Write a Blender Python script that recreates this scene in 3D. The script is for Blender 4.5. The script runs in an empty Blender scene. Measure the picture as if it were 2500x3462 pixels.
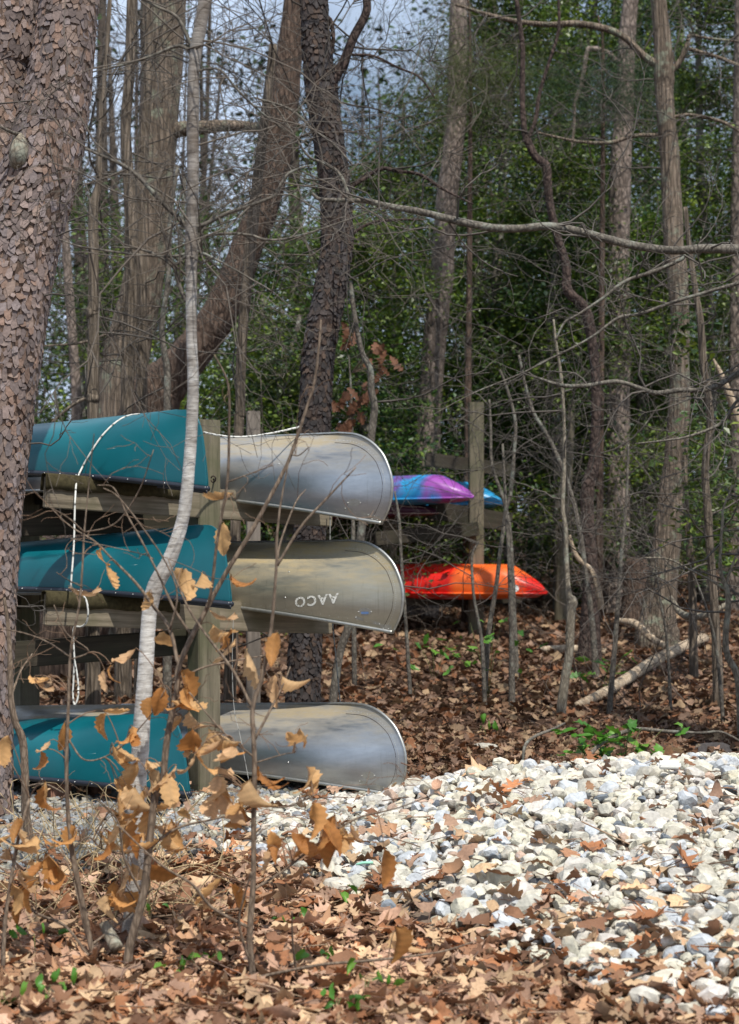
import bpy, math, random
import numpy as np
from mathutils import Vector, Matrix, Euler
from mathutils.bvhtree import BVHTree

rng = np.random.default_rng(7)
random.seed(7)
C = bpy.context.scene.collection
S = bpy.context.scene

# ------------------------------------------------------------------ camera, sky, sun, exposure
F, CX, CY, EYE = 6286.0, 1250.0, 1731.0, 1.66
cam = bpy.data.objects.new('camera', bpy.data.cameras.new('camera'))
C.objects.link(cam)
cam.location = (0, 0, EYE)
cam.rotation_euler = (math.radians(90), 0, 0)
cam.data.sensor_fit = 'VERTICAL'
cam.data.sensor_height = 36.0
cam.data.lens = F / 3462.0 * 36.0
cam.data.clip_end = 2000
cam.data.dof.use_dof = True
cam.data.dof.focus_distance = 9.6
cam.data.dof.aperture_fstop = 3.6
S.camera = cam

SUN_EL, SUN_AZ = math.radians(60), math.radians(22)      # azimuth: sun behind the camera, to its right
sdir = Vector((math.sin(SUN_AZ) * math.cos(SUN_EL), -math.cos(SUN_AZ) * math.cos(SUN_EL), math.sin(SUN_EL)))
W = bpy.data.worlds.new('World')
S.world = W
W.use_nodes = True
wn = W.node_tree
sky = wn.nodes.new('ShaderNodeTexSky')
sky.sky_type = 'NISHITA'
sky.sun_disc = False
sky.sun_elevation = SUN_EL
sky.sun_rotation = math.atan2(sdir.x, sdir.y)
sky.dust_density = 2.0
wtc = wn.nodes.new('ShaderNodeTexCoord'); wno = wn.nodes.new('ShaderNodeTexNoise'); wra = wn.nodes.new('ShaderNodeValToRGB'); wmx = wn.nodes.new('ShaderNodeMix')
wno.inputs['Scale'].default_value = 3.0; wno.inputs['Detail'].default_value = 5; wmx.data_type = 'RGBA'      # thin broken cloud over the whole sky
wra.color_ramp.elements[0].position = 0.36; wra.color_ramp.elements[1].position = 0.52
wmp = wn.nodes.new('ShaderNodeMapping'); wmp.inputs['Location'].default_value = (3.3, 1.75, 0.4)
wn.links.new(wtc.outputs['Generated'], wmp.inputs[0]); wn.links.new(wmp.outputs[0], wno.inputs['Vector']); wn.links.new(wno.outputs['Fac'], wra.inputs[0]); wn.links.new(wra.outputs[0], wmx.inputs[0])
wn.links.new(sky.outputs[0], wmx.inputs[6]); wmx.inputs[7].default_value = (7.9, 9.4, 11.8, 1)
wn.links.new(wmx.outputs[2], wn.nodes['Background'].inputs[0])
wn.nodes['Background'].inputs[1].default_value = 0.09
sun = bpy.data.objects.new('sun', bpy.data.lights.new('sun', 'SUN'))
C.objects.link(sun)
sun.data.energy = 5.0
sun.data.angle = math.radians(0.6)
sun.data.color = (1.0, 0.95, 0.87)
sun.rotation_euler = (-sdir).to_track_quat('-Z', 'Y').to_euler()
sun.location = (-8, -10, 20)
S.view_settings.view_transform = 'Standard'
S.view_settings.look = 'None'
S.view_settings.exposure = 0.10
S.view_settings.gamma = 1.0
S.render.engine = 'CYCLES'
S.cycles.max_bounces = 6
S.cycles.transparent_max_bounces = 4
S.cycles.use_denoising = True

# ------------------------------------------------------------------ helpers
def at(px, py, d):
    return np.array([(px - CX) * d / F, d, EYE - (py - CY) * d / F])

def sstep(a, b, x):
    t = np.clip((np.asarray(x, float) - a) / (b - a), 0, 1)
    return t * t * (3 - 2 * t)

def wob(x, y):
    return (np.sin(x * 1.7 + y * 0.6) + np.sin(x * 0.7 - y * 1.3 + 2) + np.sin(x * 3.1 + y * 2.3 + 1) * 0.4) / 2.4

def ground_z(x, y):
    x = np.asarray(x, float); y = np.asarray(y, float)
    z = 0.50 * sstep(11.5, 22, y) + 0.35 * sstep(20, 60, y)
    return z + 0.025 * wob(x, y) * sstep(3, 6, y)

def heap_edge(x):                 # nearest distance of the stone heap at each x
    return np.interp(x, [-1.2, -0.75, -0.2, 0.1, 0.4, 0.75, 1.0, 2.5, 4], [9.9, 9.2, 8.3, 7.7, 7.25, 6.5, 6.0, 5.2, 5.0])

def heap_h(x, y):
    x = np.asarray(x, float); y = np.asarray(y, float)
    e = heap_edge(x)
    A = np.interp(x, [-1.1, -0.5, 0.05, 0.5, 1.2, 2.0, 3.0], [0.0, 0.03, 0.09, 0.22, 0.31, 0.36, 0.36])
    up = np.clip((y - e) / np.maximum(9.75 - e, 0.3), 0, 1)
    return A * (up ** 0.9) * (1 - sstep(9.8, 10.9, y)) + 0.02 * wob(x * 3, y * 3) * sstep(0, .4, y - e)

def top_z(x, y):
    return ground_z(x, y) + np.maximum(heap_h(x, y), 0) 

class MB:
    def __init__(s):
        s.v, s.q, s.t, s.c, s.n = [], [], [], [], 0
    def add(s, v, q=None, t=None, c=None):
        v = np.asarray(v, np.float32).reshape(-1, 3)
        if q is not None and len(q): s.q.append(np.asarray(q, np.int32).reshape(-1, 4) + s.n)
        if t is not None and len(t): s.t.append(np.asarray(t, np.int32).reshape(-1, 3) + s.n)
        if c is None: c = np.ones((len(v), 3), np.float32)
        c = np.asarray(c, np.float32)
        if c.ndim == 1: c = np.tile(c, (len(v), 1))
        s.v.append(v); s.c.append(c); s.n += len(v)
    def mesh(s, name, off=(0, 0, 0), smooth=True):
        me = bpy.data.meshes.new(name)
        if not s.v: return me
        v = np.concatenate(s.v) - np.asarray(off, np.float32)
        q = np.concatenate(s.q) if s.q else np.zeros((0, 4), np.int32)
        t = np.concatenate(s.t) if s.t else np.zeros((0, 3), np.int32)
        me.vertices.add(len(v)); me.vertices.foreach_set('co', v.astype(np.float32).ravel())
        loops = np.concatenate([q.ravel(), t.ravel()])
        me.loops.add(len(loops)); me.loops.foreach_set('vertex_index', loops.astype(np.int32))
        st = np.concatenate([np.arange(len(q)) * 4, len(q) * 4 + np.arange(len(t)) * 3]).astype(np.int32)
        me.polygons.add(len(st)); me.polygons.foreach_set('loop_start', st)
        me.polygons.foreach_set('use_smooth', np.full(len(st), smooth, bool))
        a = me.attributes.new('col', 'FLOAT_COLOR', 'POINT')
        c = np.concatenate(s.c); c = np.hstack([c, np.ones((len(c), 1), np.float32)])
        a.data.foreach_set('color', c.astype(np.float32).ravel())
        me.update(calc_edges=True)
        me.validate()
        return me
    def build(s, name, mat, parent=None, smooth=True, kind=None, label=None):
        off = parent_world(parent)
        me = s.mesh(name, off, smooth)
        return link(name, me, mat, parent, kind, label)

def parent_world(p):
    o = np.zeros(3)
    while p is not None:
        o = o + np.array(p.location); p = p.parent
    return o

def link(name, me, mat, parent=None, kind=None, label=None):
    o = bpy.data.objects.new(name, me)
    C.objects.link(o)
    if mat is not None and len(me.materials) == 0: me.materials.append(mat)
    if parent is not None: o.parent = parent
    if kind: o['kind'] = kind
    if label: o['label'] = label
    return o

def thing(name, label, cat, loc=(0, 0, 0), group=None, rot=None):
    o = bpy.data.objects.new(name, None)
    C.objects.link(o)
    o.empty_display_size = 0.1
    o.location = [float(a) for a in loc]
    if rot: o.rotation_euler = rot
    o['label'] = label; o['category'] = cat
    if group: o['group'] = group
    return o

def tag(o, label, cat, group=None):
    o['label'] = label; o['category'] = cat
    if group: o['group'] = group
    return o

def cr(pts, n):                    # Catmull-Rom through rows (x, y, z, r)
    p = np.asarray(pts, float)
    p = np.vstack([2 * p[0] - p[1], p, 2 * p[-1] - p[-2]])
    out = []
    for i in range(1, len(p) - 2):
        t = np.linspace(0, 1, n, endpoint=False)[:, None]
        a, b, c, d = p[i - 1], p[i], p[i + 1], p[i + 2]
        out.append(0.5 * (2 * b + (c - a) * t + (2 * a - 5 * b + 4 * c - d) * t ** 2 + (3 * b - a - 3 * c + d) * t ** 3))
    out.append(p[-2][None])
    return np.vstack(out)

def frames(P):
    T = np.gradient(P, axis=-2)
    T /= np.linalg.norm(T, axis=-1, keepdims=True) + 1e-9
    m = np.abs(T[..., 2:3].mean(axis=-2, keepdims=True)) > 0.75
    ref = np.where(m, np.array([0, 1.0, 0]), np.array([0, 0, 1.0]))
    A = np.cross(T, np.broadcast_to(ref, T.shape)); A /= np.linalg.norm(A, axis=-1, keepdims=True) + 1e-9
    B = np.cross(T, A)
    return T, A, B

def tubes(mb, P, R, k=5, col=None, cap=True):      # P (N, n, 3), R (N, n)
    P = np.asarray(P, float); R = np.asarray(R, float)
    if P.ndim == 2: P = P[None]; R = R[None]
    N, n, _ = P.shape
    T, A, B = frames(P)
    th = np.arange(k) * 2 * math.pi / k
    V = P[:, :, None, :] + R[:, :, None, None] * (np.cos(th)[None, None, :, None] * A[:, :, None, :] + np.sin(th)[None, None, :, None] * B[:, :, None, :])
    V = V.reshape(-1, 3)
    i = np.arange(n - 1)[:, None]; j = np.arange(k)[None, :]
    q = np.stack([i * k + j, i * k + (j + 1) % k, (i + 1) * k + (j + 1) % k, (i + 1) * k + j], -1).reshape(-1, 4)
    Q = (q[None] + (np.arange(N) * n * k)[:, None, None]).reshape(-1, 4)
    tri = None
    if cap:
        f = np.array([[0, a + 1, a] for a in range(1, k - 1)]); l = np.array([[0, a, a + 1] for a in range(1, k - 1)]) + (n - 1) * k
        tri = (np.concatenate([f, l])[None] + (np.arange(N) * n * k)[:, None, None]).reshape(-1, 3)
    c = None
    if col is not None:
        col = np.asarray(col, float)
        c = np.repeat(col, n * k, axis=0) if col.ndim == 2 else np.tile(col, (len(V), 1))
    mb.add(V, Q, tri, c)

def limb(mb, pts, n=6, k=8, rough=0.08, sd=0, col=None):   # pts rows (x, y, z, r): bumpy tapered limb
    p = cr(pts, n)
    P, R = p[:, :3], np.maximum(p[:, 3], 0.001)
    T, A, B = frames(P)
    th = np.arange(k) * 2 * math.pi / k
    s = np.concatenate([[0], np.cumsum(np.linalg.norm(np.diff(P, axis=0), axis=1))])
    r_ = np.random.default_rng(sd)
    ph = r_.uniform(0, 6.28, 6)
    L = np.maximum(R.mean(), 0.01)
    f = 1 + rough * (np.sin(2 * th[None] + s[:, None] / (6 * L) + ph[0]) * 0.5 + np.sin(3 * th[None] - s[:, None] / (3.2 * L) + ph[1]) * 0.4
                     + np.sin(5 * th[None] + s[:, None] / (1.5 * L) + ph[2]) * 0.25 + r_.normal(0, 0.3, (len(s), k)))
    V = P[:, None, :] + (R[:, None] * f)[:, :, None] * (np.cos(th)[None, :, None] * A[:, None] + np.sin(th)[None, :, None] * B[:, None])
    nn = len(P)
    i = np.arange(nn - 1)[:, None]; j = np.arange(k)[None, :]
    q = np.stack([i * k + j, i * k + (j + 1) % k, (i + 1) * k + (j + 1) % k, (i + 1) * k + j], -1).reshape(-1, 4)
    t = [[0, a + 1, a] for a in range(1, k - 1)] + [[(nn - 1) * k, (nn - 1) * k + a, (nn - 1) * k + a + 1] for a in range(1, k - 1)]
    mb.add(V.reshape(-1, 3), q, t, col)
    return p

class Twigs:                       # batches random-walk polylines and builds them together
    def __init__(s): s.b = {}
    def put(s, P, R, k):
        s.b.setdefault((len(P), k), []).append((P, R))
    def grow(s, p, d, L, r, lev, g, kids=(5, 4), up=0.0):
        n = 8 if lev == 0 else 6
        P = [np.array(p, float)]; d = np.array(d, float); d /= np.linalg.norm(d) + 1e-9
        for i in range(n - 1):
            d = d + g.normal(0, 0.28, 3) + np.array([0, 0, up]); d /= np.linalg.norm(d)
            P.append(P[-1] + d * L / (n - 1))
        P = np.array(P); R = np.maximum(np.linspace(r, r * 0.35, n), 0.0011)
        s.put(P, R, 4 if lev == 0 else 3)
        if lev < len(kids):
            for _ in range(int(kids[lev])):
                t = g.uniform(0.25, 0.98) * (n - 1); i = min(int(t), n - 2); q = P[i] + (P[i + 1] - P[i]) * (t - i)
                dd = (P[i + 1] - P[i]); dd /= np.linalg.norm(dd) + 1e-9
                side = g.normal(0, 1, 3); side -= side.dot(dd) * dd; side /= np.linalg.norm(side) + 1e-9
                a = g.uniform(0.5, 1.1)
                s.grow(q, dd * math.cos(a) + side * math.sin(a), L * g.uniform(0.3, 0.6), r * 0.55, lev + 1, g, kids, up)
    def into(s, mb, col=None):
        for (n, k), l in s.b.items():
            tubes(mb, np.array([a for a, _ in l]), np.array([b for _, b in l]), k, col, cap=False)

# ------------------------------------------------------------------ materials
def new_mat(name):
    m = bpy.data.materials.new(name); m.use_nodes = True
    nt = m.node_tree; b = nt.nodes['Principled BSDF']
    return m, nt, b

def N(nt, typ, **kw):
    n = nt.nodes.new(typ)
    for k, v in kw.items():
        if k in n.inputs.keys(): n.inputs[k].default_value = v
        else: setattr(n, k, v)
    return n

def coords(nt, scale=(1, 1, 1)):
    tc = nt.nodes.new('ShaderNodeTexCoord'); mp = nt.nodes.new('ShaderNodeMapping')
    mp.inputs['Scale'].default_value = scale
    nt.links.new(tc.outputs['Object'], mp.inputs['Vector'])
    return mp.outputs[0]

def ramp(nt, fac, stops):
    r = nt.nodes.new('ShaderNodeValToRGB')
    e = r.color_ramp.elements
    while len(e) < len(stops): e.new(0.5)
    for i, (p, c) in enumerate(stops):
        e[i].position = p; e[i].color = (*c, 1)
    nt.links.new(fac, r.inputs[0])
    return r.outputs[0]

def mix(nt, fac, a, b, mode='MIX'):
    m = nt.nodes.new('ShaderNodeMix'); m.data_type = 'RGBA'; m.blend_type = mode
    for s, v in ((0, fac), (6, a), (7, b)):
        if isinstance(v, (int, float)): m.inputs[s].default_value = v
        elif isinstance(v, tuple): m.inputs[s].default_value = (*v, 1)
        else: nt.links.new(v, m.inputs[s])
    return m.outputs[2]

def noise(nt, vec, scale, detail=4, rough=0.6):
    n = N(nt, 'ShaderNodeTexNoise', Scale=scale, Detail=detail, Roughness=rough)
    nt.links.new(vec, n.inputs['Vector'])
    return n.outputs['Fac']

def bump(nt, b, h, strength=0.6, dist=0.01):
    bn = N(nt, 'ShaderNodeBump', Strength=strength, Distance=dist)
    nt.links.new(h, bn.inputs['Height']); nt.links.new(bn.outputs[0], b.inputs['Normal'])

def m_bark(name, dark, mid, light, fur=28.0, stretch=0.22, lichen=None, bdist=0.02, rough=0.9, attr=False):
    m, nt, b = new_mat(name)
    v = coords(nt, (1, 1, stretch)); v1 = coords(nt)
    n1 = noise(nt, v, fur, 5, 0.65)
    vo = N(nt, 'ShaderNodeTexVoronoi', Scale=fur * 0.8); vo.feature = 'DISTANCE_TO_EDGE'
    wv = N(nt, 'ShaderNodeVectorMath'); wv.operation = 'ADD'
    nz = N(nt, 'ShaderNodeTexNoise', Scale=9.0); nt.links.new(v, nz.inputs['Vector'])
    sc = N(nt, 'ShaderNodeVectorMath'); sc.operation = 'SCALE'; sc.inputs['Scale'].default_value = 0.06
    nt.links.new(nz.outputs['Color'], sc.inputs[0])
    nt.links.new(v, wv.inputs[0]); nt.links.new(sc.outputs[0], wv.inputs[1]); nt.links.new(wv.outputs[0], vo.inputs['Vector'])
    ed = N(nt, 'ShaderNodeMapRange'); ed.inputs[1].default_value = 0.0; ed.inputs[2].default_value = 0.28
    nt.links.new(vo.outputs['Distance'], ed.inputs[0])
    mul = N(nt, 'ShaderNodeMath'); mul.operation = 'MULTIPLY'; nt.links.new(n1, mul.inputs[0]); nt.links.new(ed.outputs[0], mul.inputs[1])
    add = N(nt, 'ShaderNodeMath'); add.operation = 'MULTIPLY_ADD'; add.inputs[1].default_value = 0.45
    nt.links.new(n1, add.inputs[0]); nt.links.new(mul.outputs[0], add.inputs[2])
    col = ramp(nt, add.outputs[0], [(0.22, dark), (0.42, mid), (0.75, light)])
    big = noise(nt, v1, 2.3, 3, 0.5)
    col = mix(nt, 0.35, col, ramp(nt, big, [(0.3, tuple(c * 0.8 for c in mid)), (0.7, tuple(min(1, c * 1.25) for c in light))]))
    if lichen:
        ln = noise(nt, v1, 7.0, 6, 0.7)
        col = mix(nt, ramp(nt, ln, [(0.54, (0, 0, 0)), (0.64, (0.8, 0.8, 0.8))]), col, lichen)
    nt.links.new(col, b.inputs['Base Color']); b.inputs['Roughness'].default_value = rough
    b.inputs['Specular IOR Level'].default_value = 0.2
    bump(nt, b, add.outputs[0], 0.9, bdist)
    return m

def m_attr(name, rough=0.8, spec=0.3, nscale=40, namp=0.35, bd=0.004, bs=0.5, trans=0.0, bark=None):
    m, nt, b = new_mat(name)
    a = N(nt, 'ShaderNodeAttribute'); a.attribute_name = 'col'
    v = coords(nt)
    n1 = noise(nt, v, nscale, 5, 0.65)
    col = mix(nt, 1.0, a.outputs['Color'], ramp(nt, n1, [(0.25, (1 - namp,) * 3), (0.75, (1 + namp * 0.4,) * 3)]), 'MULTIPLY')
    nt.links.new(col, b.inputs['Base Color'])
    b.inputs['Roughness'].default_value = rough; b.inputs['Specular IOR Level'].default_value = spec
    bump(nt, b, n1, bs, bd)
    if trans:
        out = nt.nodes['Material Output']
        t = N(nt, 'ShaderNodeBsdfTranslucent'); nt.links.new(col, t.inputs[0])
        mx = N(nt, 'ShaderNodeMixShader'); mx.inputs[0].default_value = trans
        nt.links.new(b.outputs[0], mx.inputs[1]); nt.links.new(t.outputs[0], mx.inputs[2]); nt.links.new(mx.outputs[0], out.inputs[0])
    return m

def m_plain(name, col, rough=0.6, spec=0.4, metal=0.0, nscale=30, namp=0.25):
    m, nt, b = new_mat(name)
    n1 = noise(nt, coords(nt), nscale, 5, 0.65)
    c = ramp(nt, n1, [(0.25, tuple(x * (1 - namp) for x in col)), (0.75, tuple(min(1, x * (1 + namp)) for x in col))])
    nt.links.new(c, b.inputs['Base Color'])
    b.inputs['Roughness'].default_value = rough; b.inputs['Specular IOR Level'].default_value = spec; b.inputs['Metallic'].default_value = metal
    bump(nt, b, n1, 0.2, 0.003)
    return m

def m_wood(name, dark, light, green, axis):      # weathered timber: grain runs along the given local axis
    m, nt, b = new_mat(name)
    s = [34, 34, 34]; s[axis] = 1.6
    v = coords(nt, tuple(s)); v1 = coords(nt)
    g = noise(nt, v, 1.0, 6, 0.7)
    col = ramp(nt, g, [(0.3, dark), (0.6, light)])
    n2 = noise(nt, v1, 3.5, 5, 0.6)
    col = mix(nt, ramp(nt, n2, [(0.42, (0, 0, 0)), (0.66, (0.75,) * 3)]), col, green)
    nt.links.new(col, b.inputs['Base Color']); b.inputs['Roughness'].default_value = 0.85
    b.inputs['Specular IOR Level'].default_value = 0.2
    bump(nt, b, g, 0.6, 0.004)
    return m

M = {}
M['pine_core'] = m_bark('pine_core', (0.05, 0.034, 0.026), (0.13, 0.088, 0.066), (0.22, 0.155, 0.12), 24, 0.5)
M['plate'] = m_attr('pine_plate', 0.85, 0.25, 60, 0.45, 0.004, 0.8)
M['dark_core'] = m_bark('dark_pine_core', (0.015, 0.011, 0.010), (0.045, 0.032, 0.028), (0.10, 0.07, 0.058), 30, 0.5)
M['grey_bark'] = m_bark('grey_bark', (0.035, 0.027, 0.020), (0.12, 0.095, 0.070), (0.24, 0.195, 0.15), 36, 0.10, bdist=0.025)
M['warm_bark'] = m_bark('warm_bark', (0.045, 0.034, 0.028), (0.145, 0.115, 0.095), (0.28, 0.225, 0.19), 22, 0.45)
M['brown_bark'] = m_bark('brown_bark', (0.022, 0.015, 0.012), (0.075, 0.050, 0.036), (0.15, 0.105, 0.08), 30, 0.2, bdist=0.03)
M['oak_bark'] = m_bark('oak_bark', (0.035, 0.027, 0.020), (0.13, 0.10, 0.074), (0.26, 0.205, 0.155), 34, 0.10, lichen=(0.24, 0.26, 0.19), bdist=0.03)
M['pale_bark'] = m_bark('pale_bark', (0.07, 0.058, 0.043), (0.17, 0.145, 0.108), (0.31, 0.275, 0.215), 50, 0.4, lichen=(0.27, 0.285, 0.23), bdist=0.004)
M['smooth_grey'] = m_bark('smooth_grey_bark', (0.045, 0.039, 0.033), (0.10, 0.086, 0.071), (0.19, 0.17, 0.14), 45, 0.6, lichen=(0.22, 0.235, 0.20), bdist=0.004)
M['limb_bark'] = m_bark('limb_bark', (0.04, 0.036, 0.030), (0.095, 0.084, 0.070), (0.19, 0.17, 0.14), 45, 0.6, lichen=(0.24, 0.25, 0.21), bdist=0.004)
M['shrub_bark'] = m_bark('shrub_bark', (0.05, 0.035, 0.026), (0.13, 0.095, 0.068), (0.24, 0.185, 0.135), 70, 0.3, bdist=0.002)
M['dead_wood'] = m_bark('dead_wood', (0.16, 0.11, 0.075), (0.33, 0.25, 0.17), (0.50, 0.41, 0.30), 30, 0.3, bdist=0.004)
M['twig'] = m_attr('twig_bark', 0.85, 0.2, 80, 0.3, 0.001, 0.2)
M['leaf_green'] = m_attr('green_leaf', 0.42, 0.45, 30, 0.25, 0.002, 0.2, trans=0.28)
M['leaf_dry'] = m_attr('dry_leaf', 0.7, 0.25, 70, 0.35, 0.003, 0.5, trans=0.12)
M['leaf_beech'] = m_attr('beech_leaf', 0.6, 0.3, 60, 0.25, 0.003, 0.4, trans=0.38)
M['stone'] = m_attr('stone', 0.75, 0.3, 34, 0.45, 0.010, 0.9)
_nt = M['stone'].node_tree; _b = _nt.nodes['Principled BSDF']; _l = _b.inputs['Base Color'].links[0].from_socket      # blue-grey veins and yellowish iron patches
_c = mix(_nt, ramp(_nt, noise(_nt, coords(_nt), 21, 4, 0.7), [(0.60, (0, 0, 0)), (0.68, (0.55,) * 3)]), _l, (0.20, 0.22, 0.25))
_c = mix(_nt, ramp(_nt, noise(_nt, coords(_nt, (1, 1, 1.4)), 13, 4, 0.6), [(0.58, (0, 0, 0)), (0.70, (0.5,) * 3)]), _c, (0.50, 0.39, 0.24))
_nt.links.new(_c, _b.inputs['Base Color'])
M['soil'] = m_plain('soil', (0.075, 0.045, 0.030), 0.95, 0.1, 0, 9, 0.6)
M['grit'] = m_plain('grit', (0.22, 0.19, 0.155), 0.95, 0.1, 0, 60, 0.6)
M['under'] = m_plain('heap_core', (0.16, 0.12, 0.09), 0.95, 0.1, 0, 30, 0.6)
M['post'] = m_wood('post_timber', (0.07, 0.060, 0.042), (0.19, 0.163, 0.115), (0.085, 0.092, 0.048), 2)
M['post_grey'] = m_wood('grey_post_timber', (0.12, 0.105, 0.088), (0.24, 0.205, 0.175), (0.17, 0.15, 0.125), 2)
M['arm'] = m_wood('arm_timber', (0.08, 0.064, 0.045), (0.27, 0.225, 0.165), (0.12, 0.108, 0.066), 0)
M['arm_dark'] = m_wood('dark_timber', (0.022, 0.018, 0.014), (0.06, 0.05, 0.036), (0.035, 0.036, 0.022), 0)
M['felt'] = m_plain('felt', (0.050, 0.042, 0.022), 0.95, 0.1, 0, 45, 0.5)
M['black_rail'] = m_plain('black_rail', (0.018, 0.022, 0.032), 0.35, 0.5, 0, 20, 0.2)
M['rivet'] = m_plain('rivet', (0.55, 0.55, 0.52), 0.35, 0.5, 0.9, 50, 0.1)
M['iron'] = m_plain('iron', (0.05, 0.035, 0.028), 0.6, 0.4, 0.6, 60, 0.3)
M['rope'] = m_attr('rope', 0.8, 0.2, 200, 0.15, 0.001, 0.2)
M['white_paint'] = m_plain('white_paint', (0.62, 0.62, 0.58), 0.7, 0.3, 0, 90, 0.15)
_r = [n for n in M['white_paint'].node_tree.nodes if n.type == 'VALTORGB'][0].color_ramp       # worn stencil paint
_r.elements[0].position = 0.40; _r.elements[0].color = (0.26, 0.25, 0.20, 1); _r.elements[1].position = 0.51; _r.elements[1].color = (0.60, 0.60, 0.56, 1)
M['white_plastic'] = m_plain('white_plastic', (0.8, 0.79, 0.75), 0.5, 0.4, 0, 30, 0.04)
M['mint'] = m_plain('mint_plastic', (0.26, 0.55, 0.42), 0.4, 0.5, 0, 30, 0.1)
M['blue_print'] = m_plain('blue_print', (0.12, 0.2, 0.38), 0.5, 0.4, 0, 30, 0.1)
M['block'] = m_plain('block', (0.24, 0.13, 0.09), 0.9, 0.2, 0, 18, 0.5)

def m_teal():
    m, nt, b = new_mat('teal_hull')
    v = coords(nt)
    n1 = noise(nt, v, 2.2, 4, 0.55)
    col = ramp(nt, n1, [(0.3, (0.002, 0.074, 0.096)), (0.7, (0.003, 0.112, 0.138))])
    sc = noise(nt, coords(nt, (0.9, 14, 14)), 6, 6, 0.8)
    col = mix(nt, ramp(nt, sc, [(0.66, (0, 0, 0)), (0.80, (0.45,) * 3)]), col, (0.10, 0.26, 0.28))
    nt.links.new(col, b.inputs['Base Color'])
    b.inputs['Roughness'].default_value = 0.33; b.inputs['Specular IOR Level'].default_value = 0.45
    bump(nt, b, n1, 0.10, 0.02)
    return m
M['teal'] = m_teal()

def m_alu(name, stain):
    m, nt, b = new_mat(name)
    v = coords(nt, (0.8, 2.0, 3.0)); tc = N(nt, 'ShaderNodeTexCoord'); sx = N(nt, 'ShaderNodeSeparateXYZ')
    nt.links.new(tc.outputs['Object'], sx.inputs[0])
    n1 = noise(nt, v, 3.0, 6, 0.7)
    base = ramp(nt, n1, [(0.3, (0.36, 0.375, 0.39)), (0.7, (0.56, 0.575, 0.58))] if stain < 1 else [(0.3, (0.40, 0.385, 0.32)), (0.7, (0.56, 0.535, 0.44))])
    h = N(nt, 'ShaderNodeMapRange'); h.inputs[1].default_value = 0.27 if stain < 1 else 0.12; h.inputs[2].default_value = 0.47 if stain < 1 else 0.42   # dried silt lies on what is the upper half
    nt.links.new(sx.outputs['Z'], h.inputs[0])
    n2 = noise(nt, coords(nt, (0.7, 1.2, 4.5)), 2.6, 8, 0.74)
    ml = N(nt, 'ShaderNodeMath'); ml.operation = 'MULTIPLY'; nt.links.new(h.outputs[0], ml.inputs[0])
    st = ramp(nt, n2, [(0.30, (0, 0, 0)), (0.66, (1, 1, 1))] if stain >= 1 else [(0.33, (0, 0, 0)), (0.56, (1, 1, 1))]); nt.links.new(st, ml.inputs[1])
    st2 = N(nt, 'ShaderNodeMath'); st2.operation = 'MULTIPLY'; st2.inputs[1].default_value = stain; nt.links.new(ml.outputs[0], st2.inputs[0])
    col = mix(nt, st2.outputs[0], base, (0.32, 0.245, 0.125) if stain < 1 else (0.40, 0.29, 0.12))
    dr = noise(nt, coords(nt, (60, 60, 1.5)), 1.0, 4, 0.6)
    col = mix(nt, ramp(nt, dr, [(0.58, (0, 0, 0)), (0.78, (0.22 if stain < 1 else 0.45,) * 3)]), col, (0.21, 0.19, 0.14))
    nt.links.new(col, b.inputs['Base Color'])
    mt = N(nt, 'ShaderNodeMapRange'); mt.inputs[3].default_value = 0.9; mt.inputs[4].default_value = 0.15; nt.links.new(st2.outputs[0], mt.inputs[0])
    nt.links.new(mt.outputs[0], b.inputs['Metallic'])
    rg = N(nt, 'ShaderNodeMapRange'); rg.inputs[3].default_value = 0.32; rg.inputs[4].default_value = 0.75; nt.links.new(st2.outputs[0], rg.inputs[0])
    nt.links.new(rg.outputs[0], b.inputs['Roughness'])
    bump(nt, b, n1, 0.12, 0.01)
    return m
M['alu'] = m_alu('aluminium_hull', 0.8)
M['alu_stained'] = m_alu('stained_aluminium_hull', 1.0)
M['alu_trim'] = m_plain('aluminium_trim', (0.42, 0.42, 0.39), 0.4, 0.5, 0.85, 30, 0.2)

def m_kayak(name, stops, axis_scale, off, namp):
    m, nt, b = new_mat(name)
    tc = N(nt, 'ShaderNodeTexCoord'); sx = N(nt, 'ShaderNodeSeparateXYZ'); nt.links.new(tc.outputs['Object'], sx.inputs[0])
    n1 = noise(nt, tc.outputs['Object'], 3.5, 3, 0.5)
    f = N(nt, 'ShaderNodeMath'); f.operation = 'MULTIPLY_ADD'; f.inputs[1].default_value = axis_scale; f.inputs[2].default_value = off
    nt.links.new(sx.outputs['X'], f.inputs[0])
    g = N(nt, 'ShaderNodeMath'); g.operation = 'MULTIPLY_ADD'; g.inputs[1].default_value = namp; nt.links.new(n1, g.inputs[0]); nt.links.new(f.outputs[0], g.inputs[2])
    nt.links.new(ramp(nt, g.outputs[0], stops), b.inputs['Base Color'])
    b.inputs['Roughness'].default_value = 0.38; b.inputs['Specular IOR Level'].default_value = 0.4
    return m
BL, PU, RE, ORA = (0.018, 0.27, 0.52), (0.26, 0.06, 0.32), (0.62, 0.012, 0.006), (0.78, 0.13, 0.02)
M['kayak_blue'] = m_kayak('blue_purple_plastic', [(0.0, PU), (0.26, PU), (0.36, (0.03, 0.20, 0.46)), (0.48, BL), (0.55, (0.16, 0.07, 0.28)), (0.62, BL)], 0.55, -0.15, 0.55)
M['kayak_sky'] = m_kayak('sky_blue_plastic', [(0.0, (0.02, 0.24, 0.46)), (1.0, (0.02, 0.20, 0.40))], 0.5, 0.0, 0.4)
M['kayak_red'] = m_kayak('red_orange_plastic', [(0.0, RE), (0.10, RE), (0.17, ORA), (0.50, ORA), (0.58, RE), (1.0, RE)], 0.60, -0.10, 0.22)
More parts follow.
